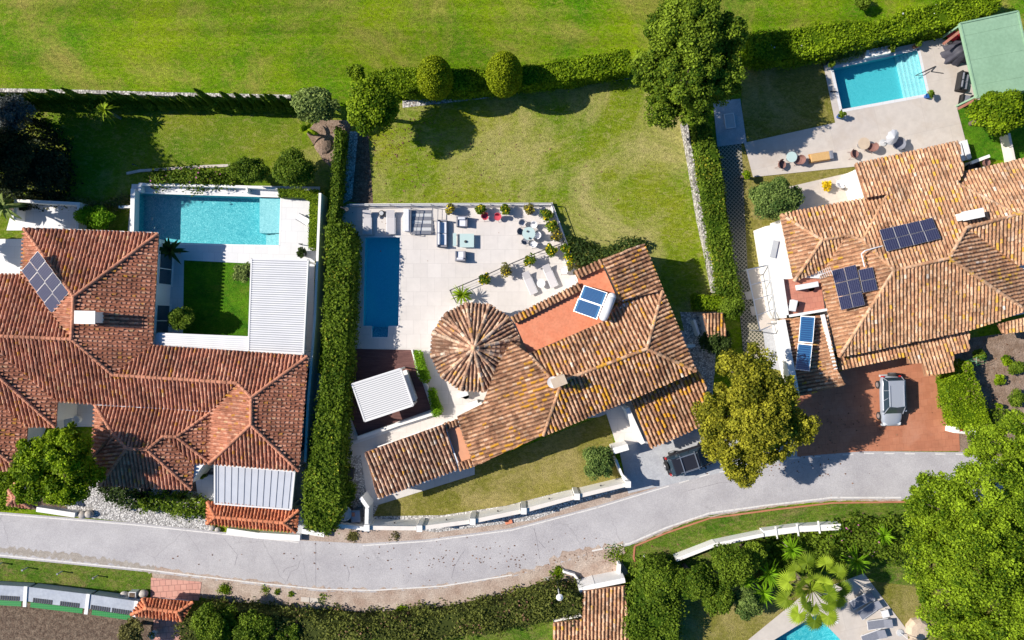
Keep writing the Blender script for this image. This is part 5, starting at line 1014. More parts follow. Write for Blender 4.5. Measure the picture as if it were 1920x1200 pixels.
def round_table(px, py, r_, label, m='frost', h=.74, name='table', leg='steel', z=PZ, cat='table'):
    t = thing(name, label, cat, at(px, py, z)); MB().lathe((0, 0, h), [(r_, 0), (r_, .03)], 28).build('tabletop', M[m], t); MB().lathe((0, 0, 0), [(r_*.5, 0), (r_*.5, .03), (.05, .06), (.04, h)], 14).build('pedestal', M[leg], t); return t
round_table(991, 440, .55, 'round glass dining table ringed by white and blue grey chairs')
for (x, y, m, lb) in [(979, 420, 'mesh', 'upper left'), (976, 436, 'greyfab', 'left'), (984, 454, 'greyfab', 'lower left'), (1000, 424, 'corr', 'upper right'), (1007, 443, 'corr', 'right'), (1000, 459, 'corr', 'lower right')]:
    chair(x, y, side_dir(x, y, 991, 440), '%s shell chair on the %s side of the round dining table' % ({'mesh': 'pale', 'greyfab': 'blue grey', 'corr': 'white'}[m], lb), m, 'chairs round the glass dining table', .52)
for q, (x, y) in enumerate([(989, 434), (993, 447)]): tag(MB().lathe(P(x, y, .84), [(.06, 0), (.09, .07)], 10).build('bowl', M['potd']), 'tiny dark bowl on the round glass dining table, the %s one' % ['upper', 'lower'][q], 'bowl')
round_table(1014, 532, .36, 'small round white table between the grey loungers', 'corr', .45, 'side_table', 'corr'); chair(1056, 508, R(200), 'white garden chair right of the grey loungers', 'corr', None, .55)
t = thing('floor_lamp', 'small grey round lamp at the tile parapet end', 'lamp', at(1079, 530)); MB().lathe((0, 0, 0), [(.12, 0), (.16, .2), (.14, .34), (.05, .4)], 14).build('shade', M['greyw'], t)
t = thing('outdoor_shower', 'slim dark outdoor shower post at the terrace corner by the hedge', 'shower', at(651, 396)); MB().tube((0, 0, 0), (0, 0, 2.1), .05, None, 8).tube((0, 0, 2.1), (.45, -.15, 2.05), .03, None, 6).build('pole', M['dark'], t); MB().lathe((.45, -.15, 1.98), [(.16, 0), (.16, .04)], 12).build('shower_head', M['dark'], t)
def pot_shrub(px, py, r_, label, group, lm='yellow', pot='potw', ph=.45, blossom=('flower', 45), n=800, name='potted_shrub', cat='potted shrub', z=PZ, size=.11):
    t = tree(name, label, cat, px, py, ph + .35, r_, .38, lm, n, size, 14, .38, trunk=None, group=group, extra=blossom); t.location.z = z
    rp = r_/S*.6; MB().lathe((0, 0, 0), [(rp*.75, 0), (rp, ph), (rp*.9, ph), (rp*.85, ph - .06)], 14).build('pot', M[pot], t); return t
pts = [((843, 392), 'first from the left on the upper terrace edge'), ((902, 393), 'above the red chairs, at their left'), ((946, 392), 'right of the red chairs at the terrace edge'), ((991, 393), 'above the dining table at the terrace edge'), ((1025, 403), 'in the upper right terrace corner'), ((1034, 424), 'below the one in the upper right corner'), ((1042, 443), 'halfway down the right railing'), ((1060, 466), 'where the two dark railings meet'), ((1068, 486), 'below the railing corner near the dark ivy'), ((1076, 500), 'nearest the terracotta terrace corner'), ((1033, 469), 'on the slanting railing nearest the dining table'), ((992, 488), 'on the slanting railing above the left grey lounger'), ((949, 506), 'on the slanting railing, second from the fan palm'), ((908, 523), 'on the slanting railing nearest the fan palm')]
for q, ((x, y), lb) in enumerate(pts): pot_shrub(x, y, 14.5 if y > 400 else 13, 'yellow flowered potted shrub ' + lb, 'yellow flowered shrubs round the terrace', 'dusty' if q % 3 == 0 else 'mid')
pot_shrub(648, 848, 15, 'dark potted bush covered in white blossom below the tall hedge', None, 'dark', 'potd', .4, ('white', 260), 1200)
pot_shrub(566, 474, 12, 'dark leafy potted shrub at the corner above the white pergola', None, 'dark', 'potd', .4, None, 900); pot_shrub(381, 893, 7, 'clipped potted ball on the checker paving by the carport', None, 'mid', 'potd', .4, None, 700, size=.08)
# dark deck with louvred pavilion
sheet('timber_deck', [(667, 654), (771, 656), (809, 768), (671, 817), (659, 786)], .075, M['deck'])
pv = flat_roof('pavilion', 'white louvred pavilion roof on the dark timber deck', 'pavilion', [(660, 720), (751, 691), (775, 760), (684, 790)], 2.5, 'louvre_d', 19, 0, 'louvre', rw=.115, h=.045)
t = thing('outdoor_kitchen', 'white counter block along the right side of the louvred pavilion', 'counter', P(768, 722, PZ), R(-71)); box_part('counter', 'corr', t, ((0, 0, .45), (2.6, .6, .9)), bevel=.02); box_part('counter_top', 'white', t, ((0, 0, .93), (2.7, .66, .05)))
t = thing('folding_mat', 'small brown timber mat above the white counter', 'mat', P(766, 694, .09), R(-5)); box_part('board', 'wood', t, ((0, 0, .02), (.5, .36, .04)))
low_wall('white planter box holding the lime green shrubs by the deck', [(772, 656), (786, 708), (801, 724), (814, 778)], .4, .12)
low_wall('low white wall along the lower edge of the dark deck', [(670, 822), (745, 796), (812, 775)], .5, .3); low_wall('long white step wall between the deck and the annex roof', [(640, 838), (740, 803), (800, 782)], .12, .3, 'patio_left', name='step_wall')
for q, (x, y) in enumerate([(646, 696), (641, 796)]):
    t = thing('slatted_bench', 'white slatted bench beside the tall hedge, the %s one' % ['upper', 'lower'][q], 'bench', at(x + 3, y), R(88), 'slatted benches by the hedge')
    for i in range(9): box_part('slat', 'corr', t, ((-.6 + i*.15, 0, .4), (.08, .28, .04)))
    box_part('frame', 'corr', t, ((0, .12, .35), (1.35, .04, .06)), ((0, -.12, .35), (1.35, .04, .06)), ((-.6, 0, .17), (.05, .28, .34)), ((.6, 0, .17), (.05, .28, .34)))
ac(868, 739, PZ, .3, 'white air conditioner on the paving below the round tower, the upper one', .9); ac(887, 757, PZ, .3, 'white air conditioner on the paving below the round tower, the lower one', .9)
low_wall('short white wall stub behind the lower air conditioner', [(880, 766), (903, 756)], .9, .2)
# things in the gravel corner by the road
t = thing('rain_barrel', 'large dark round barrel with pale rim beside the road wall', 'barrel', P(650, 957, .03)); MB().lathe((0, 0, 0), [(.55, 0), (.62, .9)], 20).build('body', M['black'], t); MB().lathe((0, 0, .9), [(.66, 0), (.66, .08), (.56, .08), (.55, .02)], 20).build('rim', M['potw'], t)
t = thing('meter_cabinet', 'grey utility cabinet with an orange lid patch beside the dark barrel', 'cabinet', P(672, 962, .03), .05); box_part('body', 'metal', t, ((0, 0, .5), (.75, 1.0, 1.0))); box_part('lid', 'drive', t, ((-.2, .18, 1.01), (.25, .35, .03)))
t = thing('garden_box', 'dark green box on the gravel below the white blossom bush', 'storage box', P(656, 886, .03), -.1); box_part('body', 'black', t, ((0, 0, .3), (.8, .9, .6)), bevel=.03); box_part('lid', 'dark', t, ((0, 0, .62), (.84, .94, .05)))
tree('shrub', 'dark green bush between the tall hedge and the dark barrel', 'shrub', 655, 922, 1.0, 22, .7, 'mid', 2200, .14, 16, .38, trunk=None)
for q, (x, y, r_) in enumerate([(232, 916, .3), (276, 918, .4), (318, 921, .22), (345, 930, .38), (272, 930, .42)]):
    t = thing('plant_pot', 'black round pot on the white gravel, %s from the left' % ['first', 'third', 'fourth', 'fifth', 'second'][q], 'pot', P(x, y, .03), 0, 'black pots on the white gravel'); MB().lathe((0, 0, 0), [(r_*.8, 0), (r_, .4), (r_*.85, .4), (r_*.8, .3)], 14).build('body', M['black'], t)
for q, (x, y, r_, lb) in enumerate([(155, 965, .4, 'grey boulder at the road edge under the round tree, the left one'), (167, 964, .38, 'grey boulder at the road edge under the round tree, the right one'), (408, 993, .25, 'small brown boulder left of the orange gate roof'), (398, 990, .28, 'brown boulder at the gravel tip by the orange gate roof'), (233, 1115, .36, 'pale round stone ball on the left verge'), (269, 1113, .4, 'larger pale stone ball beside the box planter')]):
    o = MB().ball(P(x, y, r_*.7), r_, r_*.85, r_*.75, 12).build('boulder', M['rock'], smooth=True); tag(o, lb, 'boulder')
t = thing('box_planter', 'square pale box planter between the two stone balls', 'planter', P(255, 1111, .03), -.05); box_part('body', 'corr', t, ((0, 0, .3), (.6, .55, .6))); box_part('soil', 'scrub', t, ((0, 0, .605), (.48, .43, .02)))
for q, (x, y) in enumerate([(4, 1055), (52, 1064), (117, 1071), (183, 1079)]):
    t = thing('bollard_light', 'short thin bollard light on the left verge, %s from the left' % ['first', 'second', 'third', 'fourth'][q], 'bollard', P(x, y, .02), 0, 'bollard lights on the verge'); MB().tube((0, 0, 0), (0, 0, .6), .05, None, 8).build('post', M['greyw'], t); MB().lathe((0, 0, .6), [(.08, 0), (.08, .08)], 10).build('cap', M['metal'], t)
t = thing('street_lamp', 'tall slim street lamp leaning over the bottom hedge, with round pale head', 'street lamp', P(1044, 1089, 0)); MB().tube((0, 0, 0), (0, 0, 3.3), .06, .04, 8).build('pole', M['corr'], t); MB().lathe((0, 0, 3.3), [(.05, 0), (.26, .1), (.28, .18), (.1, .3)], 16).build('lamp_head', M['corr'], t)
t = thing('spot_light', 'small grey garden spot on the left lawn edging', 'light', P(256, 311, .0)); MB().tube((0, 0, 0), (0, 0, .5), .03, None, 6).build('post', M['steel'], t); MB().lathe((0, 0, .5), [(.06, 0), (.07, .1)], 10).build('head', M['dark'], t)
tag(box_part('slab', 'patio_right', None, ((*P(1026, 1088, .05)[:2], .05), (.65, .6, .08), .1)), 'square pale slab on the grass by the street lamp', 'slab')
t = thing('stone_marker', 'small pale leaning marker stone on the lower verge', 'marker', P(1211, 1045, .0), -.9); MB().box((0, 0, .25), (.45, .16, .5), 0, 0, .5, .3).build('stone', M['white'], t)
tag(box_part('ground_box', 'terra', None, ((*P(954, 979, .1)[:2], .08), (.6, .28, .14), .25)), 'small orange brick block at the foot of the road wall', 'block')
for q in range(2): tag(box_part('drain_slab', 'patio_right', None, ((*P(572 + q*17, 1124 + q*1.5, .05)[:2], .045), (.72, .4, .05), -.08)), 'concrete slab on the dirt verge by the hedge shadow, the %s one' % ['left', 'right'][q], 'slab')
for q, (x, y, r_, lb) in enumerate([(497, 1107, 9, 'small weed tuft on the dirt verge left of the concrete slabs'), (520, 1110, 7, 'second weed tuft on the dirt verge beside the first'), (604, 1124, 11, 'wide weed patch right of the concrete slabs'), (547, 1113, 6, 'tiny weed tuft between the weeds and the concrete slabs'), (420, 1105, 13, 'weed patch right of the pink paving'), (1045, 1075, 14, 'grass clump left of the sunken ramp'), (660, 1004, 12, 'dry grass patch under the road wall by the dark barrel'), (740, 1006, 10, 'dry grass patch under the second wall panel'), (1160, 1040, 22, 'bright grass clump right of the sunken ramp'), (750, 1146, 12, 'bright weed clump at the top of the bottom hedge')]):
    tree('weed', lb, 'weed', x, y, .05, r_*1.5, .07, 'bright' if q not in (6, 7) else 'dusty', 110 if r_ < 12 else 420, .09, 9, .5, hollow=.1, trunk=None, low=.1)
# ------------------------------------------------------------------ left garden bits
def butterfly(px, py, rz, label, z=PZ):
    t = thing('folding_chair', label, 'folding chair', at(px, py, z), rz); box_part('seat', 'corr', t, ((.1, 0, .38), (.6, .55, .03)), bevel=.01); b = box_part('backrest', 'corr', t, ((0, 0, 0), (.75, .55, .03))); b.location = (-.5, 0, .55); b.rotation_euler = (0, .55, 0)
    mb = MB(); [mb.tube((-.7, s*.3, .7), (.35, s*.3, .02), .022, None, 6).tube((-.5, s*.3, .02), (.4, s*.3, .42), .022, None, 6) for s in (-1, 1)]; mb.build('frame', M['dark'], t); return t
butterfly(568, 411, R(150), 'white folding lounge chair with dark crossed frame near the yellow green hedge')
t = thing('tap_post', 'short dark tap post above the potted shrub by the white pergola', 'tap', at(566, 459)); MB().tube((0, 0, 0), (0, 0, .8), .04, None, 8).tube((0, 0, .75), (.3, 0, .72), .03, None, 6).build('post', M['dark'], t)
pot_shrub(45, 388, 9, 'dark plant in a square dark pot in the shaded terrace corner', None, 'vdark', 'potd', .4, None, 500)
t = thing('checker_mat', 'black and white chequered floor patch by the carport', 'floor tiles', P(383, 890, .09)); o = box_part('tiles', 'checker', t, ((.5, .5, 0), (1, 1, .01))); o.scale = (1.0, 1.0, 1)
t = thing('round_planter', 'round white planter ring in the small court under the red eave', 'planter', P(147, 786, .06)); MB().lathe((0, 0, 0), [(.32, 0), (.36, .4), (.28, .4), (.26, .3)], 16).build('body', M['potw'], t)
t = thing('water_pump', 'pale machinery box in the dark alley right of the white pergola', 'machine', P(598, 600, .03)); box_part('body', 'greyw', t, ((0, 0, .4), (.3, 1.5, .8))); [box_part('pipe', 'corr', t, ((.1, -.6 + i*.3, .85), (.22, .1, .1))) for i in range(5)]
# ------------------------------------------------------------------ right pool terrace
def wick(px, py, rz, label, g='brown wicker chairs by the tan roof'): return chair(px, py, rz, label, 'brownw', g, .68, 'brownw')
wick(1597, 291, R(10), 'brown wicker chair below the round straw table'); wick(1629, 279, R(160), 'brown wicker chair between straw table and white parasol'); wick(1462, 311, R(-20), 'brown wicker chair left of the small glass table'); wick(1494, 303, R(190), 'brown wicker chair right of the small glass table')
round_table(1612, 273, .5, 'round straw coloured table by the white parasol', 'sand_r', .7); round_table(1478, 298, .45, 'small round glass table between two brown wicker chairs', 'frost', .7)
t = thing('daybed', 'tan cushioned daybed with wooden frame on the beige terrace', 'daybed', at(1534, 296), R(9)); box_part('frame', 'teak', t, ((0, 0, .25), (1.75, .75, .1))); box_part('mattress', 'tan', t, ((0, 0, .36), (1.6, .66, .14)), bevel=.04); box_part('pillow', 'greyfab', t, ((.95, .02, .38), (.32, .7, .2)), bevel=.05)
for x in (-.8, .8):
    for y in (-.33, .33): box_part('leg', 'teak', t, ((x, y, .1), (.06, .06, .2)))
def parasol(px, py, z, rp, label, m='corr', tilt=.5, rz=0, nseg=10, base=True):
    t = thing('parasol', label, 'parasol', at(px, py), rz); rr = rp/S*(H - z)/H; mb = MB()
    c = MB(); pts = [(rr*math.cos(k*2*math.pi/nseg), rr*math.sin(k*2*math.pi/nseg), -.28*rr) for k in range(nseg)]
    for k in range(nseg): a, b = pts[k], pts[(k + 1) % nseg]; mid = ((a[0] + b[0])*.47, (a[1] + b[1])*.47, -.22*rr); c.face([(0, 0, .12*rr), a, mid]); c.face([(0, 0, .12*rr), mid, b])
    o = c.build('canopy', M[m], t); o.location = (0, 0, z); o.rotation_euler = (tilt, 0, 0); MB().tube((0, 0, 0), (0, 0, z), .03, None, 8).build('pole', M['corr'], t)
    MB().lathe((0, 0, 0), [(.3, 0), (.3, .08), (.06, .12)], 14).build('base', M['greyw'], t); return t
parasol(1655, 268, 1.7, 15, 'small tilted white parasol on the beige terrace', tilt=.5, rz=.6)
t = thing('hanging_chair', 'dark mesh round garden swing right of the white parasol', 'garden swing', at(1675, 274)); MB().lathe((0, 0, .5), [(.1, 0), (.45, .15), (.55, .45), (.53, .45), (.42, .18), (.05, .04)], 18).build('basket', M['greyfab'], t); MB().tube((0, 0, 0), (0, 0, .52), .05, None, 8).tube((.2, -.1, .02), (1.0, -.35, .02), .03, None, 6).build('stand', M['dark'], t)
for q, (x, y, lb, pt_) in enumerate([(1722, 83, 'leafy red pot at the upper right pool corner', 'pot'), (1744, 177, 'blue potted plant at the lower right pool corner', 'potb'), (1578, 215, 'blue potted plant at the lower left pool corner', 'potb'), (1558, 121, 'green potted plant at the upper left pool corner', 'potw'), (1672, 91, 'small leafy pot behind the raised white pool planter', 'potw')]): pot_shrub(x, y, 7.5, lb, None, 'mid', pt_, .35, None, 350)
for q, (x, y) in enumerate([(1535, 114), (1545, 120)]): t = thing('round_pot', 'empty round %s pot at the upper left pool corner' % ['pale', 'dark'][q], 'pot', at(x, y)); MB().lathe((0, 0, 0), [(.14, 0), (.2, .3), (.15, .3), (.13, .2)], 14).build('body', M[['greyw', 'potd'][q]], t)
t = thing('pool_planter', 'raised white planter jutting over the upper pool edge with little plants', 'planter', P(1641, 100, .06), .2); MB().prism([(-1.2, -.35), (-.9, .3), (1.2, .3), (1.0, -.35)], 0, .45).build('body', M['white'], t)
for i in range(5): box_part('stone', 'rock', t, ((-.6 + i*.36, .1 - .05*(i % 2), .5), (.2, .2, .14), i*.7))
t = thing('pool_net', 'thin dark pool net lying over the pale pool steps', 'pool net', P(1745, 134, .1), 0); MB().tube((-1.3, -.35, .0), (.4, .45, .03), .03, None, 6).tube((.4, .45, .03), (0, 0, .02), .03, None, 6).tube((0, 0, .02), (1.05, -.15, .02), .03, None, 6).build('pole', M['dark'], t); MB().tube((-1.3, -.35, 0), (-.6, -.32, 0), .02, None, 5).tube((-.6, -.32, 0), (-.1, .0, 0), .02, None, 5).build('net', M['dark'], t)
t = thing('pool_spout', 'small dark spout on the left rim of the tilted pool', 'spout', P(1561, 172, .07), 0); MB().tube((-.15, 0, .1), (.3, -.02, .12), .05, None, 8).lathe((-.15, 0, 0), [(.07, 0), (.07, .12)], 8).build('body', M['dark'], t)
# green felt roof shelter
gp = flat_roof('shelter', 'big pale green felt roof on brown beams at the right edge', 'shelter', [(1800, 44), (1908, 21), (1940, 165), (1832, 183)], 2.7, 'green_roof', 3, 0, 'green_roof', rw=.03, h=.015, frame='green_roof', rib_name='seam')
o = MB().bar(P(1768, 83, 1.9), P(1803, 56, 2.5), .2, .2).build('beam', M['wood']); o.parent = gp; o.matrix_parent_inverse = Matrix.Translation(-gp.location); o2 = MB().bar(P(1796, 204, 1.9), P(1832, 185, 2.5), .2, .2).build('beam', M['wood']); o2.parent = gp; o2.matrix_parent_inverse = Matrix.Translation(-gp.location)
def drape(px, py, rx, ry, h, m, label, name='covered_grill', cat='cover', seed=1):
    r = np.random.default_rng(seed); t = thing(name, label, cat, at(px, py)); v = []; f = []; n = 40; pr = [(1.25, 0), (1.1, .25), (.95, .55), (.8, .8), (.5, .95), (.1, 1)]
    for k, (a, z) in enumerate(pr):
        for i in range(n): th = 2*math.pi*i/n; w_ = 1 + (.10*math.sin(th*8 + 1) + .07*math.sin(th*13))*(1 - z)*1.3; v.append((rx*a*w_*math.cos(th), ry*a*w_*math.sin(th), h*z + .03*math.sin(th*5)*z))
    for k in range(len(pr) - 1): f += [(k*n + i, k*n + (i+1) % n, (k+1)*n + (i+1) % n, (k+1)*n + i) for i in range(n)]
    f.append(tuple(range((len(pr)-1)*n, len(pr)*n))); MB().add(v, f).build('cover', M[m], t, smooth=True); return t
drape(1791, 101, .95, .8, 1.3, 'blackcover', 'bulky black covered furniture beside the green felt roof'); drape(1788, 66, .5, .4, .9, 'redtarp', 'bright red cover under the brown beam of the green felt roof', seed=3)
sofa(1800, 156, R(-10), 1.6, 'dark wicker double seat half under the green felt roof', 'sofa', 2, 'wicker_sofa', 'black', 'greyfab'); sofa(1806, 190, R(80), .9, 'dark wicker armchair under the lower brown beam', 'armchair', 1, 'wicker_armchair', 'black', 'greyfab')
# by the tan roof
chair(1570, 347, R(60), 'white plastic armchair beside the yellow plant', 'corr', 'white garden chairs', .7, 'corr'); chair(1606, 353, R(170), 'white plastic armchair close to the tan roof edge', 'corr', 'white garden chairs', .7, 'corr')
lounger(1592, 334, R(35), 'white tilted sun bed at the upper corner of the tan roof', None, 'corr', 'corr', 1.7)
tree('plant', 'bright yellow flowering plant beside the juniper tree', 'plant', 1549, 348, .6, 12, .4, 'flower', 500, .13, 12, .4, trunk=None)
tree('shrub', 'small light shrub at the top end of the lattice path', 'shrub', 1398, 328, 1, 10, .5, 'bright', 400, .13, 10, .4)
t = thing('tub', 'dark tub beside the upper wing of the tan roof', 'tub', P(1819, 316, .06)); MB().lathe((0, 0, 0), [(.45, 0), (.55, .6), (.45, .6), (.4, .3)], 18).build('body', M['black'], t); chair(1842, 307, 0, 'brown round seat beside the dark tub', 'brownw', None, .7, 'brownw')
for q, (x, y) in enumerate([(1802, 284), (1814, 280)]): t = thing('white_slab', 'tall white panel standing at the top right roof corner, the %s one' % ['left', 'right'][q], 'panel', P(x, y, 1.0), .25); box_part('panel', 'corr', t, ((0, 0, -.5), (.34, 1.6, 1.0)))
low_wall('pale low wall between the roof corner and the right lawn', [(1822, 305), (1856, 292)], .9, .25)
low_wall('pale narrow wall down through the right lawn', [(1892, 250), (1902, 300)], 1.0, .22, 'cream')
t = thing('glass_canopy', 'grey framed glass canopy with timber floor left of the white house side', 'canopy', P(1400, 500, 0)); fr = MB(); q4 = [P(*p, 2.2) - P(1400, 500, 0) for p in [(1401, 506), (1440, 497), (1456, 606), (1425, 620)]]
for a, b in zip(q4, q4[1:] + q4[:1]): fr.bar(a, b, .08, .08)
for k in range(1, 4): fr.bar(q4[0] + (q4[3] - q4[0])*k/4, q4[1] + (q4[2] - q4[1])*k/4, .06, .05)
fr.build('frame', M['steel'], t)
for q in q4: box_part('post', 'steel', t, ((q.x, q.y, q.z/2), (.08, .08, q.z)))
chair(1449, 551, R(180), 'teak garden chair in the glass canopy yard, the upper one', 'teak', 'teak garden chairs', .7, 'teak'); chair(1455, 580, R(100), 'teak garden chair in the glass canopy yard, the lower one', 'teak', 'teak garden chairs', .75, 'teak'); round_table(1461, 564, .4, 'round grey table between the two teak chairs', 'metal', .7)
tag(box_part('wall_sign', 'redtarp', None, ((*P(1804, 805, 1.25)[:2], 1.22), (.3, .3, .03), 0)), 'small red square plate on top of the white wall end', 'plate')
tag(box_part('service_mast', 'frame', None, ((*P(1440, 665, .5)[:2], .3), (.4, .3, .6), .1)), 'small grey service box beside the white house side and the lattice path', 'service box')
t = thing('washing_line', 'small green folding frame behind the driveway hedge', 'drying rack', P(1813, 676, .05), .3); mb = MB(); [mb.bar((-.8, -.3 + i*.2, 1.2), (.8, -.3 + i*.2, 1.2), .02, .02) for i in range(4)]; mb.build('line', M['greenp'], t); MB().tube((0, 0, 0), (0, 0, 1.2), .04, None, 6).bar((-.1, -.35, 1.18), (.1, .35, 1.18), .05, .03).build('stand', M['green_roof'], t)
t = thing('hatch_frame', 'white framed hatch on the blue shaded slab beside the huge tree', 'hatch', P(1368, 227, .06), R(98)); box_part('frame', 'corr', t, ((0, .4, .06), (1.25, .07, .1)), ((0, -.4, .06), (1.25, .07, .1)), ((.6, 0, .06), (.07, .8, .1)), ((-.6, 0, .06), (.07, .8, .1))); box_part('lid', 'greyw', t, ((0, 0, .04), (1.14, .72, .04)))
# side yard right of the central villa
t = thing('tiled_shed', 'small shed with a weathered tiled roof in the shaded side yard', 'shed'); r_ = Roof(.3, .38, .11); r_.plane([(1318, 588), (1356, 586), (1362, 628), (1326, 630)], [(1362, 628), (1326, 630)], 1.9, .2); r_.build(M['tile_m'], t, []); walls([(1318, 588), (1356, 586), (1362, 628), (1326, 630)], 1.9, t, 'white', .15)
low_wall('blue shaded white wall left of the small tiled shed', [(1302, 600), (1312, 630)], 1.1, .2); low_wall('white wall stub where the side yard meets the villa corner', [(1290, 650), (1304, 648)], 1.6, .2)
# bottom pool deck
g_ = 'grey sling loungers on the lower deck'
for x, y, rz, lb in [(1612, 1123, 28, 'in the palm shadow, nearest the fan palm'), (1627, 1140, 35, 'second from the top, half in shade'), (1645, 1167, 8, 'third from the top, flat in the sun'), (1634, 1190, 20, 'lowest, cut by the bottom edge')]: lounger(x, y, R(rz), 'white framed grey sling lounger ' + lb, g_, 'greyfab', 'corr', 2.0, .75)
t = thing('side_table', 'small square white table among the grey sling loungers', 'side table', at(1655, 1147), .3); box_part('tabletop', 'corr', t, ((0, 0, .42), (.6, .6, .04)));
for x in (-.22, .22):
    for y in (-.22, .22): box_part('leg', 'corr', t, ((x, y, .2), (.04, .04, .4)))
o = MB().lathe(P(1718, 1178, 0), [(1.0, 0), (.95, .3), (.75, .55), (.3, .62)], 9).build('boulder', M['sand_r']); tag(o, 'large flat sandstone boulder at the deck edge by the giant pine', 'boulder')
parasol(1687, 1186, 1.8, 9, 'small straw parasol beside the flat boulder', 'sand_r', .1); tag(box_part('skimmer', 'corr', None, ((*P(1569, 1166, .07)[:2], .075), (.25, .25, .03))), 'little white skimmer lid on the lower deck', 'lid')
# ------------------------------------------------------------------ the bottom left wall, its screens and gates
t = thing('boundary_wall', 'long pale wall with green screens, dark grilles and pillars at the bottom left', 'boundary wall')
seg = [(-60, 1121), (44, 1127), (160, 1141), (250, 1154)]
for i in range(3):
    a, b = P(*seg[i], 1.5), P(*seg[i+1], 1.5); u = (b - a).normalized(); nn = Vector((-u.y, u.x, 0)); m_ = (a + b)/2; L_ = (b - a).length; rz = math.atan2(u.y, u.x)
    box_part('panel', 'greyw', t, ((m_.x, m_.y, .6), (L_, .3, 1.2), rz)); c1 = m_ + nn*.50; box_part('ledge', 'slabgrey', t, ((c1.x, c1.y, 1.23), (L_ - .12, 1.2, .08), rz)); box_part('ledge_wall', 'greyw', t, ((c1.x + nn.x*.35, c1.y + nn.y*.35, .6), (L_ - .2, .15, 1.18), rz))
    c2 = m_ - nn*.40; box_part('green_screen', 'greenp', t, ((c2.x, c2.y, 1.15), (L_ - .8, .42, .06), rz))
    p = b + nn*.3; box_part('cross_beam', 'white', t, ((p.x, p.y, 1.3), (.28, 1.7, .1), rz))
    for k in (-.22, .22):
        q = m_ + u*L_*k + nn*.08; mb = MB()
        for j in range(9): w_ = q + u*(-.75 + j*.185); mb.box((w_.x, w_.y, 1.285), (.12, .36, .03), rz)
        mb.build('grille', M['dark'], t)
little_roof('small tiled gate roof with a brown top over the pink paved entrance', [(268, 1121), (362, 1129), (342, 1164), (246, 1152)], [(276, 1140), (334, 1147)], 1.9, m='tile_o', base=.7)
pot_shrub(286, 1190, 9, 'white potted plants at the pink path behind the gate', None, 'grey', 'potw', .3, ('white', 60), 300)
t = thing('garage', 'low garage with an old mossy tiled roof at the bottom edge', 'garage'); r_ = Roof(.33, .4, .12); r_.plane([(1092, 1108), (1172, 1098), (1182, 1250), (1036, 1250), (1037, 1168), (1092, 1160)], [(1182, 1250), (1036, 1250)], 1.2, .12); r_.build(M['tile_r'], t, []); walls([(1092, 1108), (1172, 1098), (1182, 1250), (1036, 1250), (1037, 1168), (1092, 1160)], 1.2, t, 'white', .25, top=1.0)
low_wall('white beam with grey grating along the top of the mossy garage roof', [(1086, 1108), (1112, 1100), (1172, 1088)], 1.9, .4); low_wall('thin white wall left of the mossy garage roof', [(1038, 1166), (1060, 1160), (1090, 1155)], 1.2, .18)
tag(box_part('grating', 'metal', None, ((*P(1133, 1090, .6)[:2], .55), (1.7, .7, .1), .2)), 'grey metal grating at the top of the garage', 'grating')
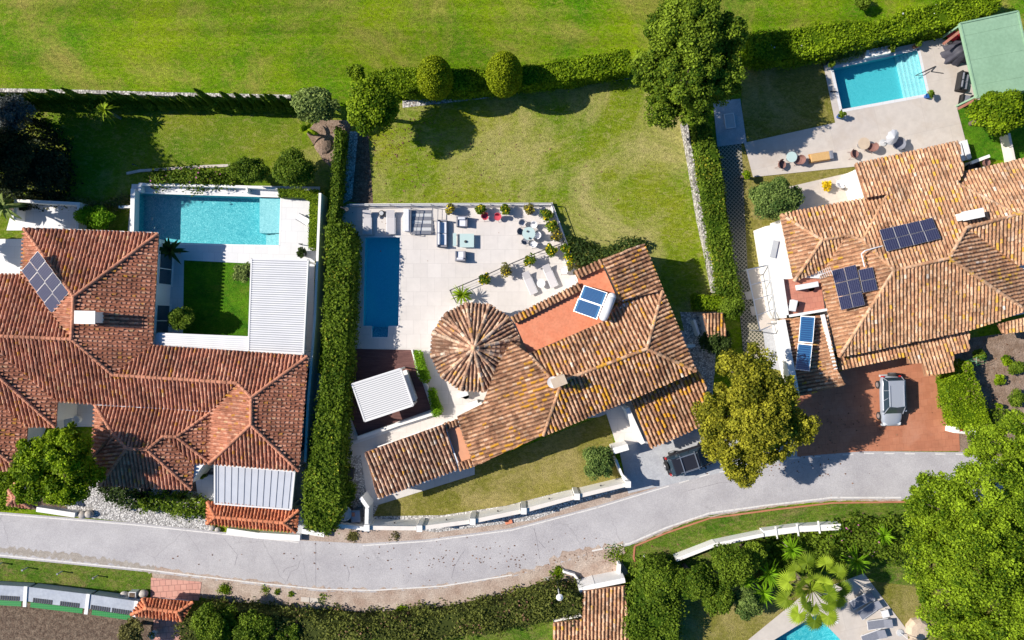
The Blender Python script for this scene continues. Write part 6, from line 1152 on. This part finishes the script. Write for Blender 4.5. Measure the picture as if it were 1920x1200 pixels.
# ------------------------------------------------------------------ cars (local +X is the front)
def car(px, py, rz, label, paint, L_=4.25, W=1.78, z=.05, rack=False, dark_roof=False, side_win=True):
    t = thing('parked_car', label, 'car', P(px, py, z), rz); h = W/2; prof = [(-L_/2, .62, .80, .50), (-L_/2 + .12, .88, .95, .90), (-L_*.3, .99, 1.0, .98), (0, 1.0, 1.0, .98), (L_*.22, 1.0, 1.0, .97), (L_*.36, .97, .93, .93), (L_/2 - .14, .86, .82, .80), (L_/2, .62, .70, .45)]
    v = []; f = []
    for x, k, top, tk in prof: v += [(x, -h*k*.92, .28), (x, -h*k, .55), (x, -h*k*.97, top - .14), (x, -h*tk*.82, top), (x, 0, top + .04), (x, h*tk*.82, top), (x, h*k*.97, top - .14), (x, h*k, .55), (x, h*k*.92, .28)]
    n = 9
    for i in range(len(prof) - 1): f += [(i*n + j, (i+1)*n + j, (i+1)*n + j + 1, i*n + j + 1) for j in range(n - 1)] + [(i*n + 8, (i+1)*n + 8, (i+1)*n, i*n)]
    f += [tuple(range(8, -1, -1))[::-1], tuple(range((len(prof)-1)*n + 8, (len(prof)-1)*n - 1, -1))]
    f = [q[::-1] for q in f]; bd = MB().add(v, f).build('body', M[paint], t, smooth=True, sub=1)
    def ring(x, hw, z): return [(x, -hw, z), (x, hw, z)]
    # glasshouse: dark lower shell, painted roof and pillars proud of it
    x0, x1, x2, x3 = -L_/2 + .14, -L_/2 + .42, L_*.10, L_*.26; zb, zt = .96, 1.62; b0, b1 = h*.90, h*.76
    gv = [(x0, -b0, zb), (x0, b0, zb), (x3, b0, zb), (x3, -b0, zb), (x1, -b1, zt), (x1, b1, zt), (x2, b1, zt), (x2, -b1, zt)]
    MB().add(gv, [(3, 2, 1, 0), (4, 7, 6, 5), (0, 1, 5, 4), (1, 2, 6, 5), (2, 3, 7, 6), (3, 0, 4, 7)]).build('windows', M['glass'], t, bevel=.08)
    MB().prism([(x1 - .04, -b1 + .02), (x2 - .02, -b1 + .02), (x2 + .06, 0), (x2 - .02, b1 - .02), (x1 - .04, b1 - .02)], zt - .03, zt + .05).build('roof', M[paint], t, bevel=.035, smooth=False)
    G = [Vector(q) for q in gv]
    for a, b in ((0, 4), (1, 5), (2, 6), (3, 7)): MB().tube(G[a]*1.005, G[b] + Vector((0, 0, .02)), .035, .03, 6).build('roof_pillar', M[paint], t)
    for s, (a, b, c_, d) in enumerate(((0, 3, 7, 4), (1, 2, 6, 5))):
        for k in (.36, .64): MB().tube(G[a].lerp(G[b], k), G[d].lerp(G[c_], k) + Vector((0, 0, .01)), .025, None, 6).build('roof_pillar', M[paint], t)
    for x in (-L_*.31, L_*.31):
        for s in (-1, 1):
            w_ = MB().tube((x, s*(h - .16), .34), (x, s*(h + .035), .34), .34, .34, 20).build('wheel', M['tyre'], t); MB().tube((x, s*(h + .035), .34), (x, s*(h + .045), .34), .21, .19, 14).build('rim', M['steel'], w_)
    for s in (-1, 1):
        box_part('headlight', 'lamp', t, ((L_/2 - .2, s*h*.62, .72), (.24, .34, .14), s*-.25), bevel=.03); box_part('tail_light', 'tail', t, ((-L_/2 + .08, s*h*.78, .8), (.12, .16, .3))); box_part('wing_mirror', paint, t, ((L_*.2, s*(h + .08), 1.05), (.14, .22, .15)), bevel=.03)
        box_part('roof_rail', 'steel', t, ((-.45, s*(b1 - .1), zt + .09), (L_*.42, .03, .03)))
    sp = MB().tube((-L_/2 - .2, .1, .85), (-L_/2 + .05, .1, .85), .36, .36, 20).build('spare_wheel', M['tyre'], t); MB().tube((-L_/2 - .23, .1, .85), (-L_/2 - .2, .1, .85), .3, .32, 18).build('wheel_cover', M['steel' if not rack else 'metal'], sp)
    [box_part('bumper', 'greyw' if paint == 'silver' else 'black', t, ((x, 0, .42), (.2, W*.86, .2)), bevel=.04) for x in (L_/2 - .06, -L_/2 + .05)]; box_part('seat', 'tan', t, ((.1, .35, 1.0), (.4, .4, .1)))
    if rack:
        box_part('roof_rack', 'steel', t, ((-1.05, 0, zt + .14), (.07, W*.86, .04)), ((.2, 0, zt + .14), (.07, W*.86, .04)), ((-.42, -W*.36, zt + .14), (1.35, .05, .04)), ((-.42, W*.36, zt + .14), (1.35, .05, .04)))
    return t
car(1662, 749, R(-88), 'silver grey off-road car with rear spare wheel on the red driveway', 'silver')
car(1292, 857, R(18), 'black off-road car with silver roof rack under the olive yellow tree', 'blackcar', 4.3, 1.85, rack=True)

# fallen leaves on the red drive, the road edge and the lawns: too many to count
r = np.random.default_rng(77); pts = []
for (cx, cy, sx, sy, n_, z_) in [(1560, 800, 60, 35, 120, .07), (1470, 870, 60, 18, 60, .06), (720, 255, 55, 40, 160, .05), (900, 330, 150, 60, 160, .05), (1000, 1045, 260, 14, 220, .05), (1850, 720, 50, 50, 160, .05)]:
    for i in range(n_): q = P(r.normal(cx, sx), r.normal(cy, sy), z_); pts.append((q.x, q.y, z_ + .015))
pts = np.array(pts); n_ = len(pts); nn = unit(np.array([0, 0, 1.]) + r.normal(size=(n_, 3))*.25)
o = quads('fallen_leaves', leaf_quads(pts, nn, .10, 1.4, r), r.uniform(0, 1, n_), LM['brown']); tag(o, 'scattered fallen brown leaves on the drive, road edge and lawns', 'leaves', None, 'stuff')
for x, y, rr_, lb in [(1905, 690, 18, 'leafy shrub at the right edge of the vegetable soil'), (1835, 665, 15, 'shrub in the roof shadow left in the vegetable soil'), (1905, 745, 20, 'broad shrub low in the vegetable soil by the pine crown')]: tree('shrub', lb, 'shrub', x, y, .7, rr_, .6, 'mid', 1200, .14, 12, .4, trunk=None)
